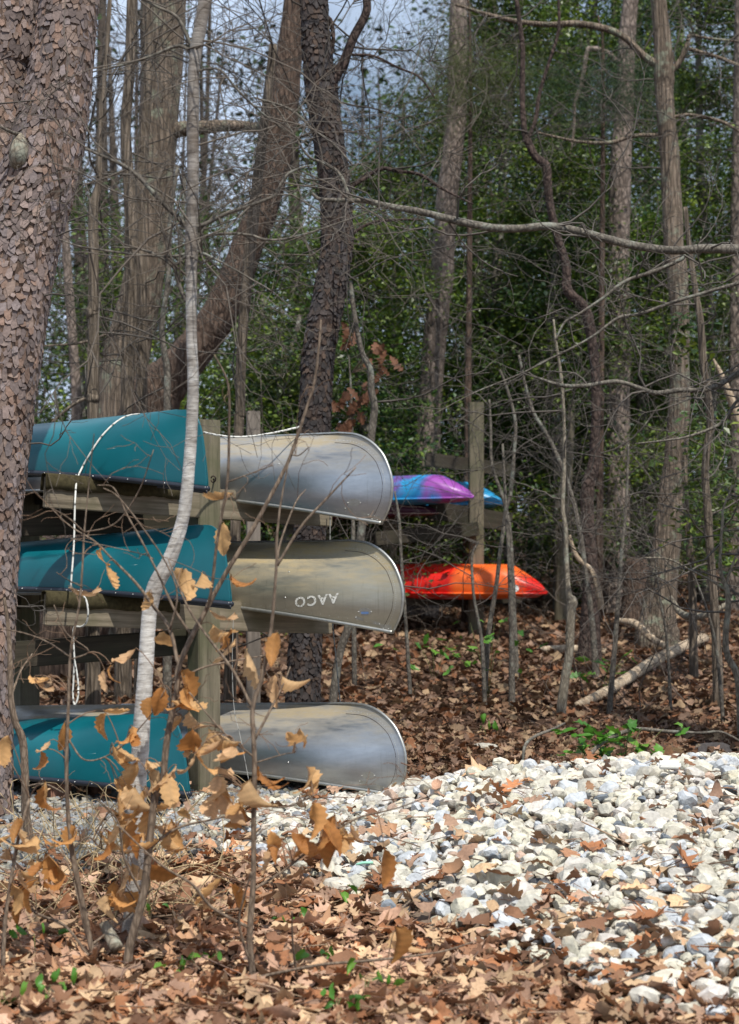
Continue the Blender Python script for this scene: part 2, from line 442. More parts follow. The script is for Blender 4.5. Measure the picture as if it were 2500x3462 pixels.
M['kayak_wine'] = m_kayak('wine_plastic', [(0.0, (0.08, 0.01, 0.03)), (1.0, (0.06, 0.01, 0.03))], 0.5, 0, 0.2)

# ------------------------------------------------------------------ ground
def grid_sheet(xs, ys, zf):
    X, Y = np.meshgrid(xs, ys)
    V = np.stack([X, Y, zf(X, Y)], -1).reshape(-1, 3)
    nx, ny = len(xs), len(ys)
    i, j = np.meshgrid(np.arange(ny - 1), np.arange(nx - 1), indexing='ij')
    q = np.stack([i * nx + j, i * nx + j + 1, (i + 1) * nx + j + 1, (i + 1) * nx + j], -1).reshape(-1, 4)
    return V, q

mb = MB()
xs = np.concatenate([[-400, -150, -60, -30, -16], np.linspace(-10, 10, 81), [16, 30, 60, 150, 400]])
ys = np.concatenate([[-200, -60, -20, -5], np.linspace(0, 30, 121), [35, 42, 50, 60, 80, 120, 200, 600]])
V, q = grid_sheet(xs, ys, lambda x, y: ground_z(x, y) - 0.012)
mb.add(V, q)
ground = mb.build('ground', M['soil'], None, True, 'structure')

# fine gravel of the path in front of the rack
def path_edge(x):
    return np.interp(x, [-6, -2.2, -1.4, -0.9, -0.4, 0.2], [7.6, 8.0, 8.4, 8.9, 9.5, 9.8])
xs = np.linspace(-6, 0.5, 66); ys = np.linspace(7.2, 12.3, 50)
mb = MB()
V, q = grid_sheet(xs, ys, lambda x, y: ground_z(x, y) + np.where((y > path_edge(x)) & (y < 11.9), 0.006, -0.06))
mb.add(V, q)
path = mb.build('gravel_path', M['grit'], None, True, 'structure')

# ------------------------------------------------------------------ stones
def ico(sub):
    t = (1 + 5 ** 0.5) / 2
    v = [(-1, t, 0), (1, t, 0), (-1, -t, 0), (1, -t, 0), (0, -1, t), (0, 1, t), (0, -1, -t), (0, 1, -t), (t, 0, -1), (t, 0, 1), (-t, 0, -1), (-t, 0, 1)]
    f = [(0, 11, 5), (0, 5, 1), (0, 1, 7), (0, 7, 10), (0, 10, 11), (1, 5, 9), (5, 11, 4), (11, 10, 2), (10, 7, 6), (7, 1, 8), (3, 9, 4), (3, 4, 2), (3, 2, 6), (3, 6, 8), (3, 8, 9), (4, 9, 5), (2, 4, 11), (6, 2, 10), (8, 6, 7), (9, 8, 1)]
    v = [np.array(a, float) / np.linalg.norm(a) for a in v]
    for _ in range(sub):
        cache, nf = {}, []
        def midp(a, b):
            k = (min(a, b), max(a, b))
            if k not in cache:
                m_ = v[a] + v[b]; v.append(m_ / np.linalg.norm(m_)); cache[k] = len(v) - 1
            return cache[k]
        for a, b, c in f:
            x, y, z = midp(a, b), midp(b, c), midp(c, a)
            nf += [(a, x, z), (b, y, x), (c, z, y), (x, y, z)]
        f = nf
    return np.array(v), np.array(f)
ICO1, ICO0 = ico(1), ico(0)
ICO2 = ico(2)

def rock(g, base, cuts=7):
    v = base[0].copy()
    for _ in range(cuts):
        n = g.normal(0, 1, 3); n /= np.linalg.norm(n); h = g.uniform(0.42, 0.82)
        d = v @ n; over = d > h
        v[over] -= np.outer((d[over] - h) * 0.97, n)
    v += g.normal(0, 0.030, v.shape)
    v *= np.array([1.0, g.uniform(0.68, 0.95), g.uniform(0.5, 0.8)])
    return v / np.abs(v).max()

def rock_col(g, fine=False, big=False):
    u = g.random() * (0.90 if big else 1)
    if u < (0.80 if not fine else 0.62):
        k = g.uniform(0.48, 0.70); return np.array([k, k * g.uniform(0.925, 0.965), k * g.uniform(0.74, 0.86)])
    if u < 0.91: k = g.uniform(0.42, 0.60); return np.array([k * 0.95, k, k * 1.04])
    if u < 0.945: k = g.uniform(0.12, 0.30); return np.array([k * 0.85, k * 0.97, k * 1.1])
    if u < 0.957: return np.array([0.05, 0.05, 0.055])
    k = g.uniform(0.4, 0.6); return np.array([k, k * 0.72, k * 0.55])

def rotm(g, tilt=0.6):
    return np.array(Euler((g.normal(0, tilt), g.normal(0, tilt), g.uniform(0, 6.28))).to_matrix())

heap = thing('stone_heap', 'heap of rough white quartz stones with brown leaves between, lower right', 'stone heap', (1.2, 8.6, 0.0))
mb = MB()
xs = np.linspace(-1.3, 4.2, 80); ys = np.linspace(4.9, 11.2, 90)
V, q = grid_sheet(xs, ys, lambda x, y: np.where((y > heap_edge(x) - 0.05) & (y < 10.9), top_z(x, y) - 0.012, -0.08))
mb.add(V, q)
mb.build('heap_core', M['under'], heap, True)

g = np.random.default_rng(11)
spots = []
cells = {}
def try_spot(x, y, r, k):
    c = (int(math.floor(x / 0.12)), int(math.floor(y / 0.12)))
    for a in (-1, 0, 1):
        for b in (-1, 0, 1):
            for (X, Y, R) in cells.get((c[0] + a, c[1] + b), ()):
                if (X - x) ** 2 + (Y - y) ** 2 < ((R + r) * k) ** 2: return False
    cells.setdefault(c, []).append((x, y, r)); return True
for i in range(26000):
    x = g.uniform(-1.1, 2.9); y = g.uniform(5.4, 10.75)
    e = float(heap_edge(x)); dd = y - e
    if dd < -0.15: continue
    dens = float(sstep(-0.15, 0.9, dd + 0.25 * wob(x * 5, y * 5)))
    if g.random() > dens * 0.9 + 0.02: continue
    r = float(np.clip(g.lognormal(math.log(0.034), 0.33), 0.015, 0.060))
    if x < -0.3: r *= np.interp(x, [-1.1, -0.3], [0.5, 1.0])
    if try_spot(x, y, r, 0.80 if i < 13000 else 0.66):
        spots.append((x, y, r, 0.0 if i < 13000 else g.uniform(-0.01, 0.02)))
def visible(x, y, z):
    px = CX + x * F / y; py = CY - (z - EYE) * F / y
    return -20 < px < 2520 and py < 3480
spots.sort(key=lambda s: -(s[2] / s[1]) if visible(s[0], s[1], 0.1) else 0)
rocks = [rock(g, ICO1, 8) for _ in range(30)]
rock_me = []
for i in range(72):
    b_ = MB(); b_.add(rock(g, ICO1, 9) * 0.05, None, ICO1[1], rock_col(g, big=True))
    me = b_.mesh('stone', smooth=False); me.materials.append(M['stone']); rock_me.append(me)
mb = MB()
hl = np.array(heap.location)
for i, (x, y, r, dz) in enumerate(spots):
    z = float(top_z(x, y)) + r * 0.30 + dz
    if i < 300:
        o = bpy.data.objects.new('stone', rock_me[i % 72]); C.objects.link(o); o.parent = heap
        o.location = (x - hl[0], y - hl[1], z - hl[2]); o.scale = (r * 1.35 / 0.05,) * 3
        o.rotation_euler = (g.normal(0, 0.45), g.normal(0, 0.45), g.uniform(0, 6.28))
    else:
        v = rocks[g.integers(30)] @ rotm(g, 0.45).T * r * 1.35 + np.array([x, y, z])
        mb.add(v, None, ICO1[1], rock_col(g))
mb.build('stones', M['stone'], heap, False, 'stuff')

# pebbles of the path, coarse to fine
peb = [rock(g, ICO0, 4) for _ in range(24)]
mb = MB(); np_ = 0
for i in range(15000):
    y = 8.0 + 4.0 * g.random(); x = g.uniform(-0.2 * y - 0.15, 0.35)
    e = float(path_edge(x))
    if y < e - 0.25 or g.random() > sstep(-0.25, 0.4, y - e): continue
    r = float(np.clip(g.lognormal(math.log(0.0125), 0.38), 0.006, 0.034))
    v = peb[g.integers(24)] @ rotm(g, 0.5).T * r * 1.3 + np.array([x, y, float(top_z(x, y)) + 0.006 + r * 0.3])
    mb.add(v, None, ICO0[1], rock_col(g, True) * g.uniform(0.34, 0.66))
mb.build('pebbles', M['stone'], path, False, 'stuff')

# ------------------------------------------------------------------ fallen leaves
def oak_leaf(g, n=8, deep=0.65, curl=0.5, slim=0.34):
    t = np.linspace(0, 1, n)
    prof = slim * np.sin(np.pi * np.clip(t * 0.93 + 0.04, 0, 1)) ** 0.8
    lob = np.where(np.arange(n) % 2 == 1, 1.0, 1 - deep) if n < 9 else 1 - deep * (0.5 + 0.5 * np.cos(2 * np.pi * (3.5 * t + g.uniform(0, 0.3))))
    wl = prof * lob * g.uniform(0.8, 1.2, n); wr = prof * lob * g.uniform(0.8, 1.2, n)
    wl[[0, -1]] = wr[[0, -1]] = 0.012
    fwd = np.where(np.arange(n) % 2 == 1, 0.06, -0.02) if n < 9 else 0.05 * lob
    c1, c2 = g.normal(0, curl), g.normal(0, curl)
    v = []
    for i in range(n):
        zc = c1 * (t[i] - 0.5) ** 2 + g.normal(0, 0.015)
        v += [(-wl[i], t[i] - 0.5 + fwd[i], zc + c2 * wl[i] ** 2 * 3 + abs(g.normal(0, 0.05))), (0, t[i] - 0.5, zc), (wr[i], t[i] - 0.5 + fwd[i], zc + c2 * wr[i] ** 2 * 3 + abs(g.normal(0, 0.05)))]
    q = []
    for i in range(n - 1):
        a = i * 3; q += [(a, a + 1, a + 4, a + 3), (a + 1, a + 2, a + 5, a + 4)]
    return np.array(v), np.array(q)
LV = [oak_leaf(g, 12, g.uniform(0.45, 0.75), 0.42, g.uniform(0.3, 0.42)) for _ in range(18)] + [oak_leaf(g, 8, g.uniform(0.45, 0.7), 0.7) for _ in range(4)] + [oak_leaf(g, 7, 0.05, 0.6, 0.26) for _ in range(6)]
LVs = [oak_leaf(g, 5, 0.4, 0.5, 0.38) for _ in range(14)]
PAL = np.array([(0.30, 0.175, 0.108), (0.23, 0.122, 0.075), (0.40, 0.275, 0.185), (0.31, 0.195, 0.145), (0.155, 0.082, 0.052), (0.45, 0.32, 0.21), (0.29, 0.130, 0.065), (0.37, 0.245, 0.185)])
def leaf_col(g):
    return PAL[g.integers(len(PAL))] * g.uniform(0.9, 1.7) * np.array([1.04, 1.0, 0.90])

leaves_big = []
lm = MB()
for i in range(9500):                       # the near ground
    y = 5.5 + 5.6 * g.random() ** 1.35; x = g.uniform(-0.22 * y - 0.1, 0.22 * y + 0.1)
    on = float(sstep(-0.1, 0.7, y - float(heap_edge(x)) + 0.25 * wob(x * 4, y * 4)))
    onp = float(sstep(-0.2, 0.4, y - float(path_edge(x)))) if x < 0.3 else 0
    if g.random() < max(on * 0.79 + 0.13 * float(sstep(0.5, 2.0, y - float(heap_edge(x)))), onp * 0.90): continue
    s = float(np.clip(g.normal(0.105, 0.028), 0.05, 0.17)) if g.random() < 0.72 else g.uniform(0.03, 0.06)
    z = float(top_z(x, y)) + g.uniform(0.0, 0.04) + on * 0.035
    leaves_big.append((x, y, z, s, rotm(g, 0.38)))
leaves_big.sort(key=lambda l: -(l[3] / l[1]) if visible(l[0], l[1], 0) else 0)
leaf_me = []
for i in range(60):
    b_ = MB(); v, q = LV[i % len(LV)]; b_.add(v, q, None, leaf_col(g)); me = b_.mesh('leaf'); me.materials.append(M['leaf_dry']); leaf_me.append(me)
for i, (x, y, z, s, R) in enumerate(leaves_big):
    if i < 300:
        o = bpy.data.objects.new('leaf', leaf_me[i % 60]); C.objects.link(o); o.parent = ground
        mm = Matrix(R.tolist()).to_4x4(); mm.translation = (x, y, z)
        o.matrix_local = mm @ Matrix.Scale(s, 4)
    else:
        v, q = LV[g.integers(len(LV))]
        lm.add(v @ R.T * s + np.array([x, y, z]), q, None, leaf_col(g) * (0.9 + 0.22 * float(wob(x * 2.3, y * 2.1))))
for i in range(30000):                      # behind the rack and up the slope
    y = 10.9 + 20 * g.random() ** 1.5; x = g.uniform(-0.23 * y, 0.23 * y)
    if x < 0.1 and y < 11.9: continue
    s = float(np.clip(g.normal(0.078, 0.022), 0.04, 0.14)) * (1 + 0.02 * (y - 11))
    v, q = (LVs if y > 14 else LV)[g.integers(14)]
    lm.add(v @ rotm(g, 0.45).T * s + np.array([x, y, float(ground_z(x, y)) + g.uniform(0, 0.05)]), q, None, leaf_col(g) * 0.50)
nd = 2600                                   # needles, stalks and broken twigs among the leaves
y = 5.5 + 9 * g.random(nd) ** 1.4; x = g.uniform(-0.22, 0.22, nd) * y; a = g.uniform(0, 6.283, nd); L = g.lognormal(math.log(0.06), 0.6, nd); z = top_z(x, y) + g.uniform(0.015, 0.06, nd)
d3 = np.stack([np.cos(a), np.sin(a), g.normal(0, 0.18, nd)], -1) * L[:, None] * 0.5; c3 = np.stack([x, y, z], -1)
tubes(lm, np.stack([c3 - d3, c3 + np.array([0, 0, 0.004]) + g.normal(0, 0.004, (nd, 3)), c3 + d3], 1), np.tile((0.0012 + 0.012 * L * g.uniform(0.3, 1, nd))[:, None], (1, 3)), 3, PAL[g.integers(0, 8, nd)] * g.uniform(0.4, 1.1, (nd, 1)), cap=False)
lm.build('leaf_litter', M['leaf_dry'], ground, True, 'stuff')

# ------------------------------------------------------------------ canoes
def hull_grid(L, Hh, Sh, B, stem, nu=30, nv=34, full=0.0):
    sp = np.array(stem)
    d_ = np.concatenate([[0], np.cumsum(np.hypot(np.diff(sp[:, 0]), np.diff(sp[:, 1] * Hh)))]); d_ /= d_[-1]
    v = np.linspace(0, 1, nv)
    sm = cr(np.column_stack([sp, np.zeros(len(sp)), np.zeros(len(sp))]), 8)
    ds = np.concatenate([[0], np.cumsum(np.hypot(np.diff(sm[:, 0]), np.diff(sm[:, 1] * Hh)))]); ds /= ds[-1]
    xs_ = np.interp(v, ds, sm[:, 0]); zf = np.interp(v, ds, sm[:, 1]); zf[-1] = 1.0; zf[0] = 0
    zf = np.clip(zf, 0, 1)
    uu = np.linspace(0, 1, nu) ** 1.7
    U, ZF = np.meshgrid(uu, zf, indexing='ij'); XS = np.tile(xs_, (nu, 1))
    X = XS + U * (L / 2 - XS)
    fb = 1 - (1 - U) ** (2.0 + full)
    e1 = 1.9 + 2.2 * np.clip(U * 1.3, 0, 1); e2 = 1.0 / (1.15 + 1.0 * np.clip(U * 1.6, 0, 1))
    sec = np.clip(1 - ZF ** e1, 0, 1) ** e2
    Y = B * fb * sec + 0.004 * (1 - ZF)
    Y[:, -1] = 0
    Z = Sh * (1 - (1 - U) ** 2.2) * (1 - ZF) + Hh * ZF
    return X, Y, Z

def hull_mesh(grid, L):
    mb = MB()
    X, Y, Z = grid; nu, nv = X.shape
    # one sheet: near gunwale -> keel -> far gunwale, bow -> mid -> stern
    def side(sgn):
        return np.stack([X, sgn * Y, Z], -1)
    full = np.concatenate([side(1), side(-1)[:, -2::-1]], 1)       # nu, 2nv-1, 3
    st = full[-2::-1].copy(); st[..., 0] = L - st[..., 0]
    full = np.concatenate([full, st], 0)
    a, b_ = full.shape[:2]
    i, j = np.meshgrid(np.arange(a - 1), np.arange(b_ - 1), indexing='ij')
    q = np.stack([i * b_ + j, (i + 1) * b_ + j, (i + 1) * b_ + j + 1, i * b_ + j + 1], -1).reshape(-1, 4)
    mb.add(full.reshape(-1, 3), q)
    return mb, full

def to_local(root):
    return root.matrix_world_calc.inverted()

def canoe(name, label, tip, L, Hh, Sh, B, stem, yaw, pitch, mats, alu, group):
    root = thing(name, label, 'canoe', tip, group, (0, math.radians(pitch), math.pi - math.radians(yaw)))
    mw = Matrix.Translation(Vector([float(a) for a in tip])) @ Euler(root.rotation_euler).to_matrix().to_4x4()
    gr = hull_grid(L, Hh, Sh, B, stem, full=0.3 if alu else 0.5)
    mbh, full = hull_mesh(gr, L)
    me = mbh.mesh('hull'); h = link('hull', me, mats[0], root)
    md = h.modifiers.new('shell', 'SOLIDIFY'); md.thickness = 0.005; md.offset = 0
    bv = BVHTree.FromPolygons([Vector(a) for a in full.reshape(-1, 3)], [tuple(int(k) for k in p) for p in mbh.q[0]])
    gun = [full[:, 0], full[:, -1]]
    for e in gun:
        m_ = MB()
        P = e + np.array([0, 0, 0.0 if alu else -0.004])
        tubes(m_, P, np.full(len(P), 0.011 if alu else 0.017), 8)
        link('gunwale', m_.mesh('gunwale'), mats[1], root)
    def cast(x, z, off=0.0):
        hit = bv.ray_cast(Vector((x, 3, z)), Vector((0, -1, 0)))
        return None if hit[0] is None else hit[0] + hit[1] * (off if hit[1].y > 0 else -off)
    rv = MB()
    def rivet(p, r=0.006):
        if p is not None: rv.add(ICO0[0] * r + np.array(p), None, ICO0[1])
    if alu:
        # keel and stem band
        c = np.concatenate([full[0, ::1][:full.shape[1] // 2 + 1], full[1:len(full) // 2, full.shape[1] // 2]])
        m_ = MB(); Y = 0.022
        n_ = len(c); lf = c + np.array([0.008, Y, 0]); rt = c + np.array([0.008, -Y, 0])
        ce = c.copy()
        nrm = np.zeros_like(c); tg = np.gradient(c, axis=0); nrm[:, 0] = -tg[:, 2]; nrm[:, 2] = tg[:, 0]
        nrm /= np.linalg.norm(nrm, axis=1, keepdims=True) + 1e-9
        if nrm[n_ - 1, 2] < 0: nrm = -nrm
        ce += nrm * 0.012; a_ = c + nrm * 0.004 + np.array([0, 0.011, 0]); b2 = c + nrm * 0.004 - np.array([0, 0.011, 0])
        row = np.stack([a_, ce, b2], 1).reshape(-1, 3)
        q = []
        for i in range(n_ - 1): q += [(3 * i, 3 * i + 1, 3 * i + 4, 3 * i + 3), (3 * i + 1, 3 * i + 2, 3 * i + 5, 3 * i + 4)]
        m_.add(row, q); kb = link('keel_band', m_.mesh('keel_band'), mats[1], root)
        md = kb.modifiers.new('shell', 'SOLIDIFY'); md.thickness = 0.004
        # riveted seam inside the stem line
        st = np.array([cr(np.column_stack([np.array(stem), np.zeros((len(stem), 2))]), 5)[:, :2]])[0]
        seam = []
        for i in range(len(st)):
            x0, z0 = st[i, 0], st[i, 1] * Hh
            t_ = st[min(i + 1, len(st) - 1)] - st[max(i - 1, 0)]; t_ = np.array([t_[0], t_[1] * Hh]); t_ /= np.linalg.norm(t_) + 1e-9
            p = cast(x0 + t_[1] * 0.055, z0 - t_[0] * 0.055, 0.0015)
            if p is not None: seam.append(np.array(p))
            rivet(cast(x0 + t_[1] * 0.04, z0 - t_[0] * 0.04), 0.004)
        if len(seam) > 3:
            m_ = MB(); tubes(m_, np.array(seam), np.full(len(seam), 0.0022), 4); link('stem_seam', m_.mesh('stem_seam'), M['iron'], root)
        for x in np.arange(0.06, 2.4, 0.055):
            z0 = Sh * (1 - (1 - x / (L / 2)) ** 2.2) + 0.022
            rivet(cast(x, z0), 0.0042)
        for (x, z) in ((0.72, 0.35), (0.72, 0.20), (1.25, 0.22), (1.32, 0.22), (1.39, 0.22), (1.46, 0.22), (1.53, 0.22)): rivet(cast(x, z), 0.007)
        # oval maker's plate and serial strip by the stem
        def plate(nm, cx, cz, outline, mat, off=0.003, tilt=0.0):
            pts = []
            for (a, b) in outline:
                a2, b2_ = a * math.cos(tilt) - b * math.sin(tilt), a * math.sin(tilt) + b * math.cos(tilt)
                p = cast(cx + a2, cz + b2_, off)
                if p is None: return None
                pts.append(np.array(p))
            m_ = MB(); ctr = np.mean(pts, 0); n_ = len(pts)
            dn = np.array([0, 0.004, 0])
            m_.add(np.array(pts + [ctr] + [p - dn for p in pts]), [(i, (i + 1) % n_, n_ + 1 + (i + 1) % n_, n_ + 1 + i) for i in range(n_)], [(i, (i + 1) % n_, n_) for i in range(n_)])
            o_ = link(nm, m_.mesh(nm, smooth=False), mat, root); return o_
        th = np.linspace(0, 2 * math.pi, 18, endpoint=False)
        pl = plate('maker_plate', 0.225, 0.118, [(0.038 * math.cos(a), 0.023 * math.sin(a)) for a in th], M['alu_trim'])
        plate('serial_plate', 0.215, 0.066, [(-0.075, -0.009), (0.075, -0.009), (0.078, 0), (0.075, 0.009), (-0.075, 0.009), (-0.078, 0)], M['alu_trim'], tilt=0.28)
        plate('corner_plate', 0.115, 0.022, [(-0.03, -0.016), (0.03, -0.008), (0.03, 0.022), (-0.035, 0.018)], M['alu_trim'])
        for (x, z) in ((0.187, 0.118), (0.263, 0.118), (0.148, 0.047), (0.282, 0.086), (0.1, 0.02), (0.13, 0.022)): rivet(cast(x, z, 0.004), 0.004)
    else:
        # deck plate under the bow, moulded chine line, screws along the rail
        m_ = MB(); e = gun[0][:9]; e2 = gun[1][:9]
        q = [(2 * i, 2 * i + 1, 2 * i + 3, 2 * i + 2) for i in range(8)]
        m_.add(np.stack([e, e2], 1).reshape(-1, 3) - np.array([0, 0, 0.012]), q)
        dk = link('deck_plate', m_.mesh('deck_plate'), mats[1], root); md = dk.modifiers.new('shell', 'SOLIDIFY'); md.thickness = 0.02
        ln = [cast(x, 0.25 + 0.03 * (x > 0.9) , 0.0) for x in np.linspace(0.55, 2.4, 30)]
        ln = np.array([np.array(p) for p in ln if p is not None])
        m_ = MB(); tubes(m_, ln, np.full(len(ln), 0.003), 5); link('chine_ridge', m_.mesh('chine_ridge'), mats[0], root)
        for x in np.arange(0.12, 2.4, 0.11):
            z0 = Sh * (1 - (1 - x / (L / 2)) ** 2.2)
            p = cast(x, z0 + 0.003)
            if p is not None: rivet(np.array(p) + np.array([0, 0.014, -0.004]), 0.005)
    link('rivets', rv.mesh('rivets'), M['rivet'], root, 'stuff')
    root_data = (root, mw, bv, cast)
    return root_data

ks = 0.00222
AST = [(37 * ks, 0.0), (25 * ks, 0.07), (7 * ks, 0.21), (0, 0.375), (3 * ks, 0.505), (15 * ks, 0.634), (35 * ks, 0.764), (75 * ks, 0.893), (125 * ks, 0.974), (185 * ks, 1.0)]
kt = 0.00140
TST = [(3 * kt, 0), (0, 0.08), (8 * kt, 0.38), (21 * kt, 0.68), (38 * kt, 0.84), (58 * kt, 0.92), (93 * kt, 0.98), (163 * kt, 1.0)]
TE, AL = [], []
for (lab, px, py, pit, d) in (('topmost upside-down teal canoe, white rope looped over its hull', 703, 1650, 2.4, 10.3),
                         ('middle upside-down teal canoe, a birch trunk bending across its bow', 783, 2040, 4.4, 10.3),
                         ('lowest upside-down teal canoe, close to the gravel behind dry leaves', 642, 2683, 6.0, 10.3)):
    TE.append(canoe('teal_canoe', lab, at(px, py, d), 5.0, 0.452, 0.20, 0.42, TST, 40, pit, (M['teal'], M['black_rail']), False, 'teal canoes on the near side of the rack'))
for (lab, px, py, pit, d, st) in (('topmost upside-down aluminium canoe with brown stains and bright silver bow', 1327, 1768, 0.3, 10.65, 'alu'),
                         ('middle upside-down aluminium canoe with tan stain and white painted letters', 1365, 2138, 1.2, 10.65, 'alu_stained'),
                         ('lowest upside-down aluminium canoe with its bow tip behind white stones', 1379, 2690, 4.2, 10.65, 'alu')):
    AL.append(canoe('aluminium_canoe', lab, at(px, py, d), 5.2, 0.525, 0.215, 0.44, AST, 42, pit, (M[st], M['alu_trim']), True, 'aluminium canoes on the far side of the rack'))

def pix_hit(cn, px, py, off=0.006):          # where the line of sight meets a hull, in world coordinates
    root, mw, bv, _ = cn
    inv = mw.inverted(); o = inv @ Vector((0, 0, EYE)); p = inv @ Vector(at(px, py, 10).tolist())
    d = (p - o).normalized(); h = bv.ray_cast(o, d)
    return None if h[0] is None else np.array(mw @ (h[0] - d * off))

# stencilled letters, upside down like the boat
root, mw, bv, cast = AL[1]
cu = bpy.data.curves.new('letters', 'FONT'); cu.body = 'AACO'; cu.size = 0.1; cu.space_character = 1.25; cu.align_x = 'CENTER'; cu.offset = 0.003
to = bpy.data.objects.new('letters_tmp', cu); C.objects.link(to)
dg = bpy.context.evaluated_depsgraph_get()
tm = bpy.data.meshes.new_from_object(to.evaluated_get(dg))
bpy.data.objects.remove(to)
import bmesh
bm = bmesh.new(); bm.from_mesh(tm)
bmesh.ops.triangulate(bm, faces=bm.faces); bmesh.ops.subdivide_edges(bm, edges=[e for e in bm.edges if e.calc_length() > 0.02], cuts=2)
hc = pix_hit(AL[1], 1068, 2030); lc = mw.inverted() @ Vector(hc.tolist())
for v in bm.verts:
    x = lc.x + v.co.x * 0.84; z = lc.z - (v.co.y - 0.035) * 0.78 - v.co.x * 0.08
    p = cast(x, z, 0.0045)
    v.co = p if p is not None else Vector((x, lc.y, z))
bm.to_mesh(tm); bm.free(); tm.materials.clear()
link('lettering', tm, M['white_paint'], root)
# printed panel on that boat's oval plate
pc = []
for a, b in ((-0.02, -0.007), (0.02, -0.007), (0.024, 0.0), (0.02, 0.006), (-0.02, 0.006), (-0.024, 0.0)):
    pc.append(np.array(cast(0.225 + a, 0.113 + b, 0.0055)))
m_ = MB(); m_.add(np.array(pc), None, [(0, 1, 2), (0, 2, 3), (0, 3, 4), (0, 4, 5)]); link('plate_print', m_.mesh('plate_print'), M['blue_print'], root)

# ------------------------------------------------------------------ timber racks
def beam_mesh(Lx, Ly, Lz, bev=0.006, bow=0.0):
    bm = bmesh.new(); bmesh.ops.create_cube(bm, size=1)
    bmesh.ops.scale(bm, vec=(Lx, Ly, Lz), verts=bm.verts)
    bmesh.ops.bevel(bm, geom=list(bm.edges), offset=bev, segments=2, affect='EDGES')
    me = bpy.data.meshes.new('beam'); bm.to_mesh(me); bm.free(); return me

def beam(name, a, b, w, h, mat, parent, roll=0.0):       # plank from a to b (its axis is local x), w thick, h high
    a, b = Vector([float(k) for k in a]), Vector([float(k) for k in b]); d = b - a
    me = beam_mesh(d.length, w, h); o = link(name, me, mat, parent)
    z = Vector((0, 0, 1)); x = d.normalized(); y = z.cross(x).normalized(); z = x.cross(y)
    mm = Matrix((x, y, z)).transposed().to_4x4() @ Matrix.Rotation(roll, 4, 'X')
    mm.translation = (a + b) / 2 - Vector(parent.location)
    o.matrix_local = mm
    return o

def post(name, px, py_top, d, w, rot, mat, parent, zb=None):
    t = at(px, py_top, d); zb = float(ground_z(t[0], d)) - 0.3 if zb is None else zb
    me = beam_mesh(w, w, t[2] - zb, 0.005); o = link(name, me, mat, parent)
    o.location = Vector((t[0], d, (t[2] + zb) / 2)) - Vector(parent.location); o.rotation_euler = (0, 0, rot)
    return o

PHI = math.radians(34)
p0 = at(690, 1420, 11.05)
rack = thing('canoe_rack', 'weathered timber rack post with felt-topped arms carrying the canoes', 'canoe rack', (p0[0], 11.05, 0))
post('post', 690, 1420, 11.05, 0.146, PHI, M['post'], rack)
ax = np.array([-math.sin(PHI), math.cos(PHI), 0])
p1 = p0 + ax * 2.6
me = beam_mesh(0.146, 0.146, p1[2] + 0.3, 0.005); o = link('post', me, M['post'], rack); o.location = Vector((p1[0], p1[1], (p1[2] - 0.3) / 2)) - Vector(rack.location); o.rotation_euler = (0, 0, PHI)
arms = []
for (y0, y1) in ((1662, 1732), (2060, 2094)):
    a = at(152, y0, 10.42); b = at(1120, y1, 11.5)
    # the arm bolts to the far face of the post
    sh = np.array([-math.sin(PHI), math.cos(PHI), 0]) * 0.10
    ob = beam('arm', a, b, 0.045, 0.18, M['arm'], rack); arms.append((a, b))
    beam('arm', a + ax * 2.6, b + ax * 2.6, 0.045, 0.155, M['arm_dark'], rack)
    # felt wrapped over the near end
    dv = (b - a) / np.linalg.norm(b - a); nv = np.cross(dv, [0, 0, 1]); nv /= np.linalg.norm(nv); up = np.cross(nv, dv)
    m_ = MB(); V = []
    sec = [(0.032, 0.012), (0.030, 0.055), (0.027, 0.096), (0.0, 0.101), (-0.027, 0.096), (-0.030, 0.055), (-0.034, 0.008)]
    ns = 26
    for i in range(ns):
        s = -0.012 + i * 0.034
        for k, (u, w) in enumerate(sec):
            e = (0.005 * math.sin(i * 0.7 + k) + 0.003 * math.sin(i * 2.9)) * (k in (0, 6))
            V.append(a + dv * s + nv * u + up * (w + e))
    ns_ = len(sec)
    q = [(i * ns_ + k, i * ns_ + k + 1, (i + 1) * ns_ + k + 1, (i + 1) * ns_ + k) for i in range(ns - 1) for k in range(ns_ - 1)]
    m_.add(np.array(V), q); f_ = m_.build('felt_cover', M['felt'], rack); md = f_.modifiers.new('shell', 'SOLIDIFY'); md.thickness = 0.005
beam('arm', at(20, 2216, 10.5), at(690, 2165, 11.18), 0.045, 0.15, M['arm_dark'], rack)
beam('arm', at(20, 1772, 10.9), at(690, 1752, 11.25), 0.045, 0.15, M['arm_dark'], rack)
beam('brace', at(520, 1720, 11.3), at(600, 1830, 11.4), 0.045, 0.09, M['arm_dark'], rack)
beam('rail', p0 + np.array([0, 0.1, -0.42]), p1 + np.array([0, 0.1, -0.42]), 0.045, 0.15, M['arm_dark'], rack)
for (px, d) in ((195, 10.75), (330, 10.9)):
    a = at(px, 2672, d); me = beam_mesh(0.12, 0.2, 0.15, 0.01); o = link('support_block', me, M['block'], rack)
    o.location = Vector((a[0], d, 0.07)) - Vector(rack.location); o.rotation_euler = (0, 0, 0.4)
# low bearer under the aluminium canoe
beam('bearer', at(560, 2690, 11.2), at(1120, 2662, 11.6), 0.09, 0.09, M['arm_dark'], rack)
